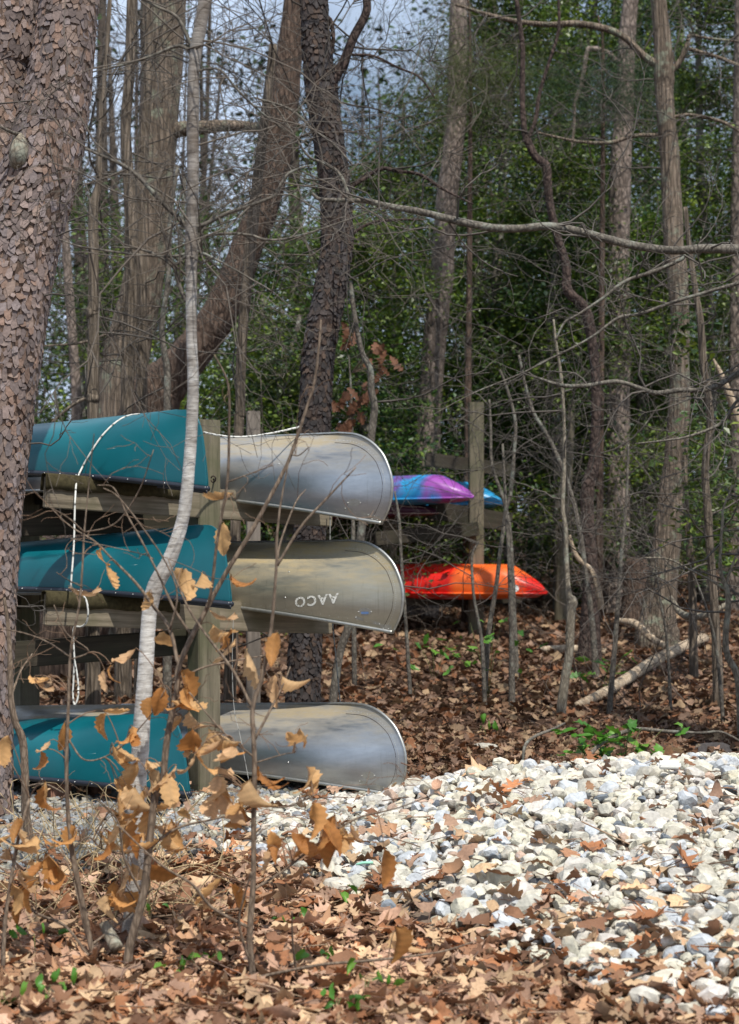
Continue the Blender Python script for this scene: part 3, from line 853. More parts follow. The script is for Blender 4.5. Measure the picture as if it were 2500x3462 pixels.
# eye bolt
m_ = MB(); th = np.linspace(0, 2 * math.pi, 15); c0 = at(722, 1620, 10.93)
tubes(m_, np.stack([c0[0] + 0.014 * np.cos(th), np.full(15, c0[1]), c0[2] + 0.019 * np.sin(th)], -1), np.full(15, 0.0045), 6)
tubes(m_, np.array([c0 + [0, 0.01, 0], c0 + [0, 0.08, 0]]), np.array([0.005, 0.005]), 6)
m_.build('eye_bolt', M['iron'], rack)

b0 = at(857, 1390, 14.0)
bp = thing('wooden_post', 'pale grey square post behind the top aluminium canoe', 'post', (b0[0], 14.0, float(ground_z(b0[0], 14))))
post('shaft', 857, 1390, 14.0, 0.10, 0.15, M['post_grey'], bp)

k0 = at(1610, 1360, 19.0)
krack = thing('kayak_rack', 'tall timber kayak rack with crossed arms among the trees', 'kayak rack', (k0[0], 19.0, float(ground_z(k0[0], 19))))
post('post', 1610, 1360, 19.0, 0.145, 0.06, M['post'], krack)
beam('arm', at(1440, 1552, 18.88), at(1740, 1592, 19.1), 0.05, 0.14, M['arm_dark'], krack)
beam('arm', at(1448, 1722, 18.88), at(1730, 1768, 19.1), 0.05, 0.19, M['arm_dark'], krack)
beam('arm', at(1270, 1822, 18.6), at(1617, 1788, 18.88), 0.05, 0.14, M['arm_dark'], krack)
beam('arm', at(1290, 2030, 18.9), at(1760, 2020, 19.2), 0.05, 0.12, M['arm_dark'], krack)
k1 = at(1312, 1700, 18.9)
post('post', 1318, 1660, 19.3, 0.145, 0.06, M['post'], krack)

def kayak(label, tip, L, Hh, B, yaw, pitch, mat, sticker=None):
    root = thing('kayak', label, 'kayak', tip, 'kayaks on the far rack', (0, math.radians(pitch), math.pi - math.radians(yaw)))
    nu, nv = 36, 14; mb = MB()
    u = np.linspace(0, 1, nu); x = u * L
    env = np.sin(np.pi * np.clip(u, 0, 1)) ** 0.5
    ent = np.clip(np.minimum(u, 1 - u) / 0.125, 0, 1) ** 0.8
    V = []
    for i in range(nu):
        e = env[i]
        for j in range(nv):
            a = 2 * math.pi * j / nv
            yy = math.copysign(abs(math.cos(a)) ** 0.8, math.cos(a)) * B * e
            zz = math.sin(a)
            z = Hh * (0.20 + 0.80 * (max(zz, 0) ** 0.5) * (0.05 + 0.95 * ent[i])) if zz >= 0 else Hh * 0.20 * (1 + zz * e ** 0.5)
            V.append((x[i] - 0.02 * zz, yy, z))
    i, j = np.meshgrid(np.arange(nu - 1), np.arange(nv), indexing='ij')
    q = np.stack([i * nv + j, (i + 1) * nv + j, (i + 1) * nv + (j + 1) % nv, i * nv + (j + 1) % nv], -1).reshape(-1, 4)
    mb.add(np.array(V), q)
    link('hull', mb.mesh('hull'), mat, root)
    # seam lip round the waist
    m_ = MB()
    for s in (1, -1):
        P = np.stack([x, s * (B * env + 0.004), np.full(nu, Hh * 0.21)], -1); tubes(m_, P, np.full(nu, 0.012), 6)
    link('seam_lip', m_.mesh('seam_lip'), mat, root)
    m_ = MB(); th = np.linspace(0, 2 * math.pi, 12)
    tubes(m_, np.stack([0.10 + 0.02 * np.cos(th), np.full(12, 0.0), Hh * 0.2 + 0.03 * np.sin(th)], -1), np.full(12, 0.005), 5)
    link('grab_loop', m_.mesh('grab_loop'), M['black_rail'], root)
    if sticker:
        sx, sz = sticker; m_ = MB(); pts = []
        bv = BVHTree.FromPolygons([Vector(a) for a in V], [tuple(int(k) for k in p) for p in q])
        for t in np.linspace(0, 2 * math.pi, 12, endpoint=False):
            h = bv.ray_cast(Vector((sx + 0.045 * math.cos(t), 3, sz + 0.04 * math.sin(t))), Vector((0, -1, 0)))
            if h[0] is not None: pts.append(np.array(h[0]) + np.array([0, 0.006, 0]))
        if len(pts) == 12:
            m_.add(np.array(pts), None, [(0, i, i + 1) for i in range(1, 11)]); link('sticker', m_.mesh('sticker'), M['white_plastic'], root)
    return root
kayak('blue and purple kayak upside down on the far rack', at(1600, 1704, 18.4), 3.2, 0.31, 0.36, 33, 1.5, M['kayak_blue'])
kayak('plain sky blue kayak tip poking out behind the rack post', at(1700, 1724, 19.3), 3.2, 0.31, 0.36, 33, 1.5, M['kayak_sky'])
kayak('dark wine red kayak hidden below the blue and purple one', at(1480, 1748, 18.7), 3.0, 0.19, 0.34, 33, 1.5, M['kayak_wine'])
kayak('red and orange kayak upside down low on the far rack', at(1848, 2032, 18.5), 3.4, 0.365, 0.40, 30, 0.5, M['kayak_red'], (0.26, 0.13))

# ------------------------------------------------------------------ ropes
def rope(label, pts, r=0.0055, n=10, k=6, tone=0.62):
    p = cr([(*q, r) for q in pts], n)
    mb = MB(); P = p[:, :3]
    # even spacing so that the flecks are regular
    s = np.concatenate([[0], np.cumsum(np.linalg.norm(np.diff(P, axis=0), axis=1))]); m = max(4, int(s[-1] / 0.012))
    t = np.linspace(0, s[-1], m); P = np.stack([np.interp(t, s, P[:, i]) for i in range(3)], -1)
    tubes(mb, P, np.full(m, r) * (1 + 0.08 * (np.arange(m) % 2)), k)
    c = np.tile(np.array([1, 1, 0.93]) * tone, (m * k, 1)).reshape(m, k, 3)
    for i in range(0, m - 1, 4):
        j = (i // 4) % 2; c[i, j * 3:j * 3 + 3] = 0.03
    mb.c = [c.reshape(-1, 3).astype(np.float32)]
    o = mb.build('rope', M['rope'])
    tag(o, label, 'rope')
    return o
top = TE[0]
z1 = lambda x, y: (x / 1.82, 1300 + y / 1.82)
pts = []
for a in ((860, 182), (800, 190), (740, 215), (680, 262), (630, 315), (590, 370), (550, 435), (510, 505), (480, 560)):
    h = pix_hit(top, *z1(*a), off=0.012)
    if h is not None: pts.append(h)
e = pts[-1]
d0 = e[1] - 0.05
pts += [at(*z1(474, 590), d0 - 0.02), at(*z1(464, 700), 10.42), at(*z1(461, 780), 10.40), at(*z1(455, 1000), 10.36), at(*z1(440, 1200), 10.32), at(*z1(436, 1275), 10.34)]
z4 = lambda x, y: (x / 1.82, 2000 + y / 1.82)
rope('white flecked rope looped over the top teal canoe and hanging down', pts)
rope('short white rope end with a loop hanging from the middle arm', [at(*z4(452, 0), 10.33), at(*z4(490, 0), 10.31), at(*z4(530, 50), 10.3), at(*z4(543, 120), 10.3), at(*z4(535, 185), 10.32), at(*z4(505, 215), 10.36), at(*z4(455, 225), 10.4),
     at(*z4(455, 330), 10.4), at(*z4(462, 430), 10.4), at(*z4(480, 540), 10.4), at(*z4(482, 640), 10.4), at(*z4(462, 700), 10.4), at(*z4(450, 640), 10.41), at(*z4(455, 520), 10.41), at(*z4(460, 440), 10.41)])
hp = [pix_hit(AL[0], px, py, 0.012) for (px, py) in ((960, 1470), (900, 1476), (1000, 1466))]
hp = [h for h in hp if h is not None]
pe = hp[-1] if hp else at(990, 1456, 11.0)
rope('white flecked rope from the rack post to the top aluminium canoe', [at(690, 1462, 10.6), at(735, 1471, 10.75), at(790, 1477, 10.85), at(850, 1475, 10.9), at(910, 1466, 10.9), at(960, 1456, 10.95), pe + np.array([0.05, 0.1, 0.03])], 0.006)
rope('thin grey rope hanging from the right arm to the lowest aluminium canoe', [at(1117, 1700, 11.4), at(1117, 1900, 11.36), at(1124, 2090, 11.35), at(1138, 2240, 11.3), at(1152, 2385, 11.25)], 0.0038, tone=0.22)
rope('thin grey cord hanging beside the rack post', [at(790, 2070, 10.6), at(786, 2250, 10.55), at(793, 2400, 10.5), at(815, 2500, 10.4), at(850, 2680, 10.3)], 0.0018, tone=0.3)

# ------------------------------------------------------------------ trees
def wcol(base, g): return np.array(base) * g.uniform(0.8, 1.2)

def pxpts(pts, d, dd=0.0):          # (px, py, width in px[, distance]) -> (x, y, z, radius)
    out = []
    n = len(pts)
    for i, p in enumerate(pts):
        dp = p[3] if len(p) > 3 else d + dd * i / max(n - 1, 1)
        out.append((*at(p[0], p[1], dp), p[2] * dp / F / 2))
    return out

TWIG_GREY = (0.085, 0.075, 0.065)
def tree(name, label, cat, pts, d, mat, group=None, limbs=(), tw=0, twr=(0.004, 0.009), twl=(0.7, 1.9), band=(0, 1700), twcol=TWIG_GREY, k=16, rough=0.07, sd=0, base_flare=1.35, ext=3.0, kids=(5, 4), up=0.0, limb_tw=3, flat=0.35, lmat=None):
    g = np.random.default_rng(sd + 100)
    P = pxpts(pts, d)
    if P[0][2] < P[-1][2]: P = P[::-1]
    lo = np.array(P[-1]); gz = float(ground_z(lo[0], lo[1]))
    if lo[2] > gz + 0.05:
        prev = np.array(P[-2]); dr = (lo - prev)[:2] / max(prev[2] - lo[2], 0.05); h = lo[2] - gz
        P.append((lo[0] + dr[0] * h * 0.6, lo[1], gz, lo[3] * (1.05 if h < 0.3 else base_flare)))
    b = np.array(P[-1]); P.append((b[0], b[1], gz - 0.15, b[3] * 1.12))
    if pts[0][1] < 80 and ext:
        a, c = np.array(P[0]), np.array(P[1]); dr = (a - c)[:3]; dr /= np.linalg.norm(dr)
        P = [(*(a[:3] + dr * ext), a[3] * 0.45), (*(a[:3] + dr * ext * 0.5), a[3] * 0.75)] + P
    root = thing(name, label, cat, (b[0], b[1], gz), group)
    mb = MB(); c = limb(mb, P, 8, k, rough, sd)
    mb.build('trunk', mat, root)
    T = Twigs()
    for l in limbs:
        m_ = MB(); lp = limb(m_, pxpts(l, l[0][3] if len(l[0]) > 3 else d), 6, 8, 0.06, sd + 5)
        m_.build('branch', lmat or mat, root)
        for _ in range(limb_tw):
            i = g.integers(2, len(lp)); dv = g.normal(0, 1, 3) * np.array([1, flat, 0.8])
            T.grow(lp[i, :3], dv, g.uniform(0.4, 1.1), max(0.003, min(lp[i, 3] * 0.5, 0.008)), 0, g, kids, up)
    zs = c[:, 2]
    for _ in range(int(tw * 0.8 + 0.5)):
        py = g.uniform(*band); z = EYE - (py - CY) * d / F
        i = int(np.argmin(np.abs(zs - z)))
        dv = g.normal(0, 1, 3) * np.array([1, flat, 0.25]) + np.array([0, 0, 0.12])
        T.grow(c[i, :3], dv, g.uniform(*twl), min(g.uniform(*twr), c[i, 3] * 0.7), 0, g, kids, up)
    if T.b:
        m_ = MB(); T.into(m_, np.array(twcol) * g.uniform(0.75, 1.35)); m_.build('twigs', M['twig'], root, True, 'stuff')
    return root, c

def plates(curve, w, h, lift, pal, g, cover=1.0, front=None):
    """scaly bark: small raised shingle plates all round a limb; yields (centre, verts, faces, colour)"""
    P, R = curve[:, :3], curve[:, 3]
    T, A, B = frames(P)
    s = np.concatenate([[0], np.cumsum(np.linalg.norm(np.diff(P, axis=0), axis=1))])
    out = []
    row = 0; y = 0.0
    sgn = 1.0 if P[-1, 2] < P[0, 2] else -1.0
    while y < s[-1]:
        r = np.interp(y, s, R); n = max(6, int(2 * math.pi * r / w))
        for j in range(n):
            if g.random() > cover: continue
            a0 = (j + 0.5 * (row % 2) + g.normal(0, 0.16)) / n * 2 * math.pi; yy = y + g.normal(0, 0.22) * h
            ww = w * g.uniform(0.6, 1.45); hh = h * g.uniform(0.55, 1.6)
            ou = [(-0.5, -0.32), (-0.12, -0.5), (0.42, -0.40), (0.52, 0.12), (0.12, 0.56), (-0.42, 0.34)]
            V = []; J = []; lf = lift * g.uniform(0.3, 1.6); an = g.normal(0, 0.28); ca, sa = math.cos(an), math.sin(an)
            for lev in (1, 0):
                for (u, t) in ou:
                    uj, tj = (u + g.normal(0, 0.11), t + g.normal(0, 0.09)) if lev else J.pop(0); J.append((uj, tj)) if lev else None
                    u2 = (uj * ca - tj * sa) * (1 if lev else 1.08); t2 = (tj * ca + uj * sa) * (1 if lev else 1.06)
                    V.append((a0 + u2 * ww / r, yy + t2 * hh, (lf * (0.45 + 0.8 * (t + 0.5)) if lev else -0.004)))
            V = np.array(V); ss = np.clip(V[:, 1], 0, s[-1])
            c = np.stack([np.interp(ss, s, P[:, i]) for i in range(3)], -1); rr = np.interp(ss, s, R) + V[:, 2]
            Ai = np.stack([np.interp(ss, s, A[:, i]) for i in range(3)], -1); Bi = np.stack([np.interp(ss, s, B[:, i]) for i in range(3)], -1)
            v = c + rr[:, None] * (np.cos(V[:, 0])[:, None] * Ai + np.sin(V[:, 0])[:, None] * Bi)
            out.append((v.mean(0), v, pal[g.integers(len(pal))] * g.uniform(0.75, 1.25) * (1 + 0.22 * math.sin(yy * 5.1 + 2 * a0) * math.sin(3 * a0 + yy * 2.3))))
        y += h * 0.86; row += 1
    return out
PQ = [(i, (i + 1) % 6, 6 + (i + 1) % 6, 6 + i) for i in range(6)]
PT = [(0, i, i + 1) for i in range(1, 5)]
def add_plates(root, pl, mat, n_parts):
    off = parent_world(root)
    def rank(p):
        c = p[0]; px = CX + c[0] * F / c[1]; py = CY - (c[2] - EYE) * F / c[1]
        return 0 if (px < 0 or px > 2500 or py < 0 or py > 2760) else 1
    pl.sort(key=lambda p: (-(rank(p)), p[0][1]))
    mb = MB()
    for i, (c, v, col) in enumerate(pl):
        if i < n_parts:
            b_ = MB(); b_.add(v - c, PQ, PT, col); me = b_.mesh('bark_plate', smooth=False); me.materials.append(mat)
            o = bpy.data.objects.new('bark_plate', me); C.objects.link(o); o.parent = root; o.location = c - off
        else: mb.add(v, PQ, PT, col)
    mb.build('bark_plates', mat, root, False, 'stuff')

# the big forked pine at the left edge
D = 10.1
PA = [(236, 0, 190), (212, 200, 205), (180, 390, 232), (132, 600, 255), (62, 850, 262), (0, 1220, 272), (-42, 1530, 272), (-72, 1830, 270), (-94, 2300, 272), (-105, 2700, 290)]
PB = [(30, 0, 205, 10.28), (5, 200, 205, 10.28), (-8, 400, 208, 10.26), (-12, 650, 210, 10.22), (-20, 950, 200, 10.15)]
root, c1 = tree('pine_tree', 'large forked pine with scaly pinkish bark at the left edge', 'tree', PA, D, M['pine_core'], k=24, rough=0.03, sd=1, tw=0, ext=3.5)
m_ = MB(); c2 = limb(m_, [(*(np.array(at(30, 0, 10.28)) + [0.05, 0, 3.2]), 0.10)] + pxpts(PB, D), 8, 20, 0.03, 3); m_.build('fork_stem', M['pine_core'], root)
PP = np.array([(0.23, 0.178, 0.158), (0.20, 0.158, 0.145), (0.26, 0.20, 0.178), (0.25, 0.168, 0.13), (0.16, 0.125, 0.115), (0.23, 0.19, 0.183), (0.27, 0.20, 0.165)])
g = np.random.default_rng(5)
add_plates(root, plates(c1, 0.034, 0.046, 0.0060, PP, g) + plates(c2, 0.034, 0.046, 0.0060, PP, g), M['plate'], 300)
m_ = MB(); limb(m_, [(*at(60, 455, 9.95), 0.012), (*at(66, 470, 9.93), 0.035), (*at(64, 510, 9.90), 0.052), (*at(60, 550, 9.92), 0.042), (*at(62, 575, 9.97), 0.015)], 5, 12, 0.10, 9)
m_.build('knot', M['pale_bark'], root, label='pale healed knot low on the fork of the pine')
m_ = MB(); limb(m_, [(*at(70, 455, 9.95), 0.011), (*at(40, 447, 9.85), 0.010), (*at(0, 428, 9.8), 0.009), (*at(-40, 410, 9.8), 0.008)], 5, 8, 0.06, 9); m_.build('branch', M['smooth_grey'], root)
T = Twigs(); g = np.random.default_rng(55)
for (px, py, dx, dz) in ((200, 700, 1, -0.1), (190, 800, 1, 0.1), (150, 1000, 1, 0.0), (100, 1500, 1, -0.25), (60, 2050, 1, -0.1), (0, 350, 1, 0.5)):
    T.grow(at(px, py, 10.0), (dx, -0.3, dz), g.uniform(0.3, 0.8), 0.005, 0, g, (3, 2))
m_ = MB(); T.into(m_, TWIG_GREY); m_.build('twigs', M['twig'], root, True, 'stuff')

# the bending birch in front of the canoes
f_ = 1.5263
BI = [(455, 0, 45), (432, 130, 42), (428, 250, 44), (428, 400, 41), (424, 520, 43), (424, 620, 40), (425, 750, 37), (428, 850, 40), (425, 950, 40), (418, 1050, 40), (405, 1150, 40), (378, 1235, 43), (345, 1300, 48), (330, 1370, 42), (325, 1450, 43), (318, 1550, 43), (312, 1650, 44), (304, 1750, 46), (303, 1850, 46), (298, 1950, 42), (288, 2060, 40), (283, 2095, 44)]
BI = [(a * f_, b * f_, w * f_ * float(np.interp(b, [0, 1100, 1350, 1900], [0.64, 0.66, 0.80, 0.90]))) for a, b, w in BI]
def m_birch():
    m, nt, b = new_mat('birch_bark')
    v = coords(nt, (16, 16, 85)); v2 = coords(nt, (1.2, 1.2, 1.2)); v3 = coords(nt, (30, 30, 230))
    n1 = noise(nt, v, 1.0, 5, 0.65); n2 = noise(nt, v2, 5.0, 5, 0.65); n3 = noise(nt, v3, 1.0, 3, 0.5)
    col = ramp(nt, n1, [(0.27, (0.12, 0.095, 0.075)), (0.40, (0.46, 0.44, 0.40)), (0.62, (0.72, 0.71, 0.67))])
    tc = N(nt, 'ShaderNodeTexCoord'); sx = N(nt, 'ShaderNodeSeparateXYZ'); nt.links.new(tc.outputs['Object'], sx.inputs[0])
    hz = N(nt, 'ShaderNodeMapRange'); hz.inputs[1].default_value = 2.1; hz.inputs[2].default_value = 2.8; nt.links.new(sx.outputs['Z'], hz.inputs[0])
    up = mix(nt, hz.outputs[0], (0, 0, 0), (1, 1, 1))
    lz = N(nt, 'ShaderNodeMapRange'); lz.inputs[1].default_value = 0.42; lz.inputs[2].default_value = 0.12; nt.links.new(sx.outputs['Z'], lz.inputs[0])
    mx = N(nt, 'ShaderNodeMath'); mx.operation = 'MAXIMUM'; nt.links.new(hz.outputs[0], mx.inputs[0]); nt.links.new(lz.outputs[0], mx.inputs[1])
    patch = ramp(nt, n2, [(0.42, (0.15,) * 3), (0.60, (0.95,) * 3)])
    fac = mix(nt, mx.outputs[0], mix(nt, 1.0, (0.62, 0.62, 0.62), patch, 'MULTIPLY'), mix(nt, 0.7, patch, (0.95, 0.95, 0.95)))
    brown = ramp(nt, n1, [(0.3, (0.05, 0.036, 0.027)), (0.6, (0.135, 0.105, 0.08))])
    nt.links.new(mix(nt, fac, col, brown), b.inputs['Base Color'])
    b.inputs['Roughness'].default_value = 0.7; b.inputs['Specular IOR Level'].default_value = 0.3
    ad = N(nt, 'ShaderNodeMath'); ad.operation = 'ADD'; nt.links.new(n1, ad.inputs[0]); nt.links.new(n3, ad.inputs[1])
    bump(nt, b, ad.outputs[0], 0.5, 0.006)
    return m
M['birch'] = m_birch()
D = 7.15
BL_ = [
 [(655, 768, 16), (700, 755, 15), (768, 721, 14), (800, 711, 13), (860, 690, 12), (925, 664, 11), (940, 643, 10), (971, 592, 9), (1023, 566, 7), (1062, 560, 4)],
 [(640, 775, 18), (600, 735, 17), (540, 675, 16), (451, 581, 14), (363, 534, 12), (288, 503, 9)],
 [(645, 180, 14), (633, 166, 13), (597, 156, 12), (519, 187, 11), (441, 213, 9), (311, 244, 5)],
 [(650, 160, 14), (638, 135, 14), (617, 88, 13), (592, 52, 12), (530, 22, 10), (470, -10, 8)],
 [(648, 845, 12), (700, 799, 11), (778, 789, 10), (850, 796, 9), (893, 809, 9), (956, 809, 8), (1059, 783, 6), (1194, 737, 5), (1300, 700, 3)],
 [(650, 851, 12), (586, 867, 10), (467, 861, 8), (350, 846, 7), (259, 830, 6), (202, 809, 4)],
 [(655, 850, 10), (685, 855, 9), (778, 902, 7), (850, 944, 6), (920, 985, 5), (990, 1045, 3)],
 [(585, 910, 12), (630, 860, 10), (700, 760, 7), (770, 690, 5), (850, 640, 3)],
 [(630, 1020, 14), (612, 980, 13), (598, 930, 12), (590, 905, 12), (540, 868, 9), (470, 842, 7), (380, 835, 5)],
 [(665, 240, 9), (740, 235, 8), (800, 300, 8), (860, 360, 7), (950, 430, 6), (1060, 500, 4)],
]
root, c = tree('birch_tree', 'slender birch with a bent peeling trunk in front of the canoes', 'tree', BI, D, M['birch'], k=14, rough=0.05, sd=4, limbs=BL_, limb_tw=5, tw=6, band=(150, 1000), twl=(0.5, 1.1), twr=(0.003, 0.006), twcol=(0.10, 0.085, 0.07), ext=2.5, kids=(4, 3), base_flare=1.1, lmat=M['limb_bark'])

TR = 'tree trunks in the woods behind the racks'
tree('oak_tree', 'broad grey trunk with green lichen standing behind the birch', 'tree', [(555, 0, 150), (548, 200, 142), (535, 430, 132), (512, 750, 132), (470, 1011, 145), (430, 1200, 160), (415, 1390, 172)], 17.5, M['oak_bark'], TR, k=24, sd=11, tw=12, limbs=[[(535, 470, 60), (600, 440, 54), (680, 432, 46), (780, 425, 40), (880, 432, 32), (960, 455, 24), (1010, 480, 14)]], band=(0, 1100))
tree('grey_tree', 'slim grey trunk close against the broad lichened oak', 'tree', [(446, 0, 34), (440, 220, 34), (426, 450, 36), (441, 700, 44), (446, 1011, 46), (436, 1167, 45), (430, 1400, 46)], 15.0, M['grey_bark'], TR, sd=12, tw=16, limbs=[[(446, 860, 14), (400, 1100, 12), (360, 1130, 10), (270, 1160, 9), (130, 1170, 5)]])
tree('grey_tree', 'second slim trunk, touching the grey one to its right', 'tree', [(505, 40, 30), (500, 300, 31), (478, 620, 33), (480, 1011, 36), (480, 1400, 40)], 15.3, M['grey_bark'], TR, sd=13, tw=10)
tree('knobbly_tree', 'thin knobbly trunk between the pine and the grey trunks', 'tree', [(372, 0, 13), (363, 150, 15), (337, 467, 18), (334, 620, 22), (316, 720, 34), (318, 1000, 38), (312, 1060, 44), (316, 1100, 38), (315, 1350, 42), (315, 1420, 40)], 14.0, M['grey_bark'], TR, sd=14, tw=22, rough=0.12, limbs=[[(316, 1340, 12), (270, 1355, 11), (220, 1390, 10), (165, 1440, 7)]])
tree('brown_tree', 'thin brown trunk nearest the left pine in the distance', 'tree', [(205, 400, 22), (215, 650, 26), (228, 900, 30), (250, 1200, 34), (262, 1430, 36)], 21, M['warm_bark'], TR, sd=15, tw=14)
tree('thin_tree', 'wavy pale thin trunk just left of the leaning tree', 'tree', [(600, 560, 12), (575, 760, 16), (570, 940, 18), (548, 1110, 20), (566, 1260, 22), (566, 1400, 24)], 14.5, M['smooth_grey'], TR, sd=16, tw=8)
tree('leaning_tree', 'thick dark brown tree leaning steeply to the right', 'tree', [(995, 0, 70), (985, 120, 80), (971, 260, 92), (935, 519, 106), (893, 700, 104), (850, 800, 108), (800, 930, 116), (740, 1060, 124), (648, 1193, 138), (560, 1300, 160), (500, 1400, 190)], 16.5, M['brown_bark'], TR, k=22, sd=17, tw=16, band=(0, 900))
tree('grey_tree', 'grey trunk rising in front of the leaning tree', 'tree', [(925, 150, 26), (890, 450, 34), (857, 740, 38), (832, 990, 38), (818, 1167, 36), (812, 1390, 34), (806, 1500, 34)], 14.6, M['grey_bark'], TR, sd=18, tw=14)
root, c = tree('dark_pine', 'dark scaly pine in the middle behind the aluminium canoes', 'tree', [(1063, 0, 88), (1067, 104, 92), (1088, 311, 104), (1111, 467, 98), (1132, 623, 102), (1140, 778, 104), (1137, 856, 104), (1117, 985, 104), (1096, 1089, 108), (1075, 1219, 106), (1065, 1426, 106), (1048, 1795, 106), (1029, 2265, 110), (1022, 2450, 122)], 13.5, M['dark_core'], TR, k=22, rough=0.04, sd=19, tw=16, band=(0, 1000),
     limbs=[[(1090, 330, 40), (1120, 285, 38), (1163, 208, 34), (1194, 130, 32), (1236, 50, 30), (1241, 0, 28), (1230, -60, 20)],
            [(1190, 185, 10), (1265, 190, 9), (1345, 228, 8), (1420, 262, 7), (1470, 330, 5)],
            [(1100, 60, 14), (1118, 70, 16), (1128, 130, 14), (1120, 200, 10)],
            [(1135, 790, 16), (1190, 790, 12), (1230, 765, 11), (1300, 745, 9), (1440, 742, 5)],
            [(1175, 640, 14), (1230, 605, 14), (1290, 570, 14), (1350, 580, 13), (1420, 590, 12), (1500, 640, 10), (1600, 690, 6)]])
DP = np.array([(0.055, 0.045, 0.042), (0.068, 0.053, 0.047), (0.040, 0.035, 0.034), (0.080, 0.055, 0.042), (0.065, 0.057, 0.056)])
add_plates(root, plates(c, 0.033, 0.043, 0.007, DP, np.random.default_rng(6)), M['plate'], 0)
tree('forked_tree', 'pale slim trunk with a dark elbow right of the dark pine', 'tree', [(1184, 949, 14), (1199, 1063, 17), (1225, 1193, 19), (1251, 1245, 22), (1257, 1323, 22), (1267, 1375, 24), (1257, 1468, 25), (1222, 1800, 28), (1182, 2100, 28), (1149, 2210, 27), (1120, 2420, 28)], 13.9, M['smooth_grey'], TR, sd=20, tw=5, band=(1200, 2100))
tree('pale_pine', 'tall smooth pinkish pine behind the kayak rack', 'tree', [(1552, 0, 58), (1547, 234, 66), (1547, 363, 68), (1537, 467, 70), (1526, 571, 72), (1511, 675, 74), (1500, 830, 76), (1495, 950, 78), (1485, 1011, 78), (1469, 1167, 78), (1459, 1323, 76), (1449, 1452, 80), (1440, 1840, 100), (1432, 2060, 110)], 20.5, M['warm_bark'], TR, k=20, rough=0.04, sd=21, tw=14, band=(300, 1700))
tree('crooked_tree', 'dark zigzag trunk forking into two pale stems', 'tree', [(1780, 470, 26), (1811, 529, 27), (1847, 560, 29), (1852, 612, 30), (1858, 675, 29), (1873, 752, 29), (1894, 830, 28), (1915, 904, 30), (1920, 982, 32), (1972, 1034, 34), (1992, 1090, 36), (2003, 1163, 34), (2013, 1267, 32), (2016, 1370, 34), (2013, 1475, 34), (2010, 1560, 42), (1987, 1655, 46), (1987, 1760, 44), (1995, 1863, 46), (1998, 1967, 54), (1995, 2120, 70)], 17, M['dark_core'], TR, sd=22, tw=14, band=(900, 1900), rough=0.1,
     limbs=[[(1782, 475, 24), (1775, 451, 22), (1767, 363, 19), (1767, 260, 18), (1767, 156, 17), (1754, 52, 16), (1740, -60, 12)], [(1785, 475, 18), (1790, 457, 16), (1811, 405, 14), (1826, 311, 13), (1858, 208, 12), (1889, 104, 11), (1889, 0, 9), (1886, -80, 6)]])
tree('straight_pine', 'straight pinkish brown pine right of the zigzag trunk', 'tree', [(2133, 0, 52), (2122, 104, 57), (2117, 208, 59), (2112, 363, 66), (2101, 519, 72), (2096, 675, 76), (2091, 830, 75), (2091, 956, 75), (2094, 1111, 76), (2096, 1215, 77), (2091, 1319, 78), (2091, 1423, 79), (2091, 1578, 80), (2091, 1760, 82), (2085, 1967, 96), (2080, 2080, 106)], 21, M['warm_bark'], TR, k=20, rough=0.04, sd=23, tw=18, band=(200, 1900),
     limbs=[[(2095, 215, 16), (2050, 175, 18), (2000, 165, 18), (1985, 180, 16), (1965, 290, 14), (1945, 345, 12), (1940, 450, 10), (1925, 560, 9), (1935, 760, 7)]])
tree('tall_oak', 'tall grey ridged trunk with flared foot at the right', 'tree', [(2226, 0, 52), (2242, 156, 60), (2247, 260, 66), (2247, 311, 60), (2255, 415, 60), (2265, 519, 65), (2268, 623, 66), (2273, 726, 70), (2278, 830, 69), (2288, 900, 72), (2296, 1008, 68), (2301, 1111, 66), (2299, 1215, 66), (2299, 1319, 70), (2293, 1423, 74), (2283, 1578, 79), (2273, 1656, 84), (2257, 1811, 92), (2242, 1967, 102), (2226, 2090, 124), (2222, 2135, 150)], 18, M['oak_bark'], TR, k=24, sd=24, tw=22, band=(100, 1900),
     limbs=[[(2235, 225, 28), (2213, 213, 28), (2169, 182, 26), (2117, 130, 25), (2055, 99, 24), (1951, 80, 22), (1858, 83, 20), (1754, 73, 17), (1650, 49, 14), (1540, 15, 10)],
            [(2255, 255, 24), (2299, 208, 20), (2325, 150, 18), (2333, 120, 12), (2400, 130, 9), (2500, 140, 8)],
            [(2330, 165, 14), (2400, 185, 13), (2460, 205, 12), (2540, 240, 10)],
            [(2225, 457, 14), (2143, 459, 14), (2075, 480, 13), (2013, 483, 12), (1935, 475, 10), (1815, 447, 6)],
            [(2280, 395, 12), (2330, 388, 12), (2400, 400, 12), (2460, 420, 11), (2540, 470, 9)]], limb_tw=5)
tree('thin_tree', 'thin smooth trunk standing just right of the tall oak', 'tree', [(2318, 700, 14), (2330, 826, 18), (2340, 904, 20), (2356, 1008, 22), (2369, 1085, 24), (2377, 1215, 24), (2392, 1319, 24), (2402, 1423, 26), (2390, 1526, 26), (2385, 1600, 26), (2392, 1708, 27), (2402, 1863, 28), (2413, 2019, 30), (2423, 2175, 32), (2428, 2320, 36)], 14.6, M['grey_bark'], TR, sd=25, tw=16, band=(800, 2100))
tree('thin_tree', 'thin trunk rising from the far end of the pale log', 'tree', [(2315, 1500, 16), (2320, 1700, 20), (2340, 1967, 26), (2345, 2200, 30)], 16.0, M['grey_bark'], TR, sd=26, tw=5, band=(1500, 2000))
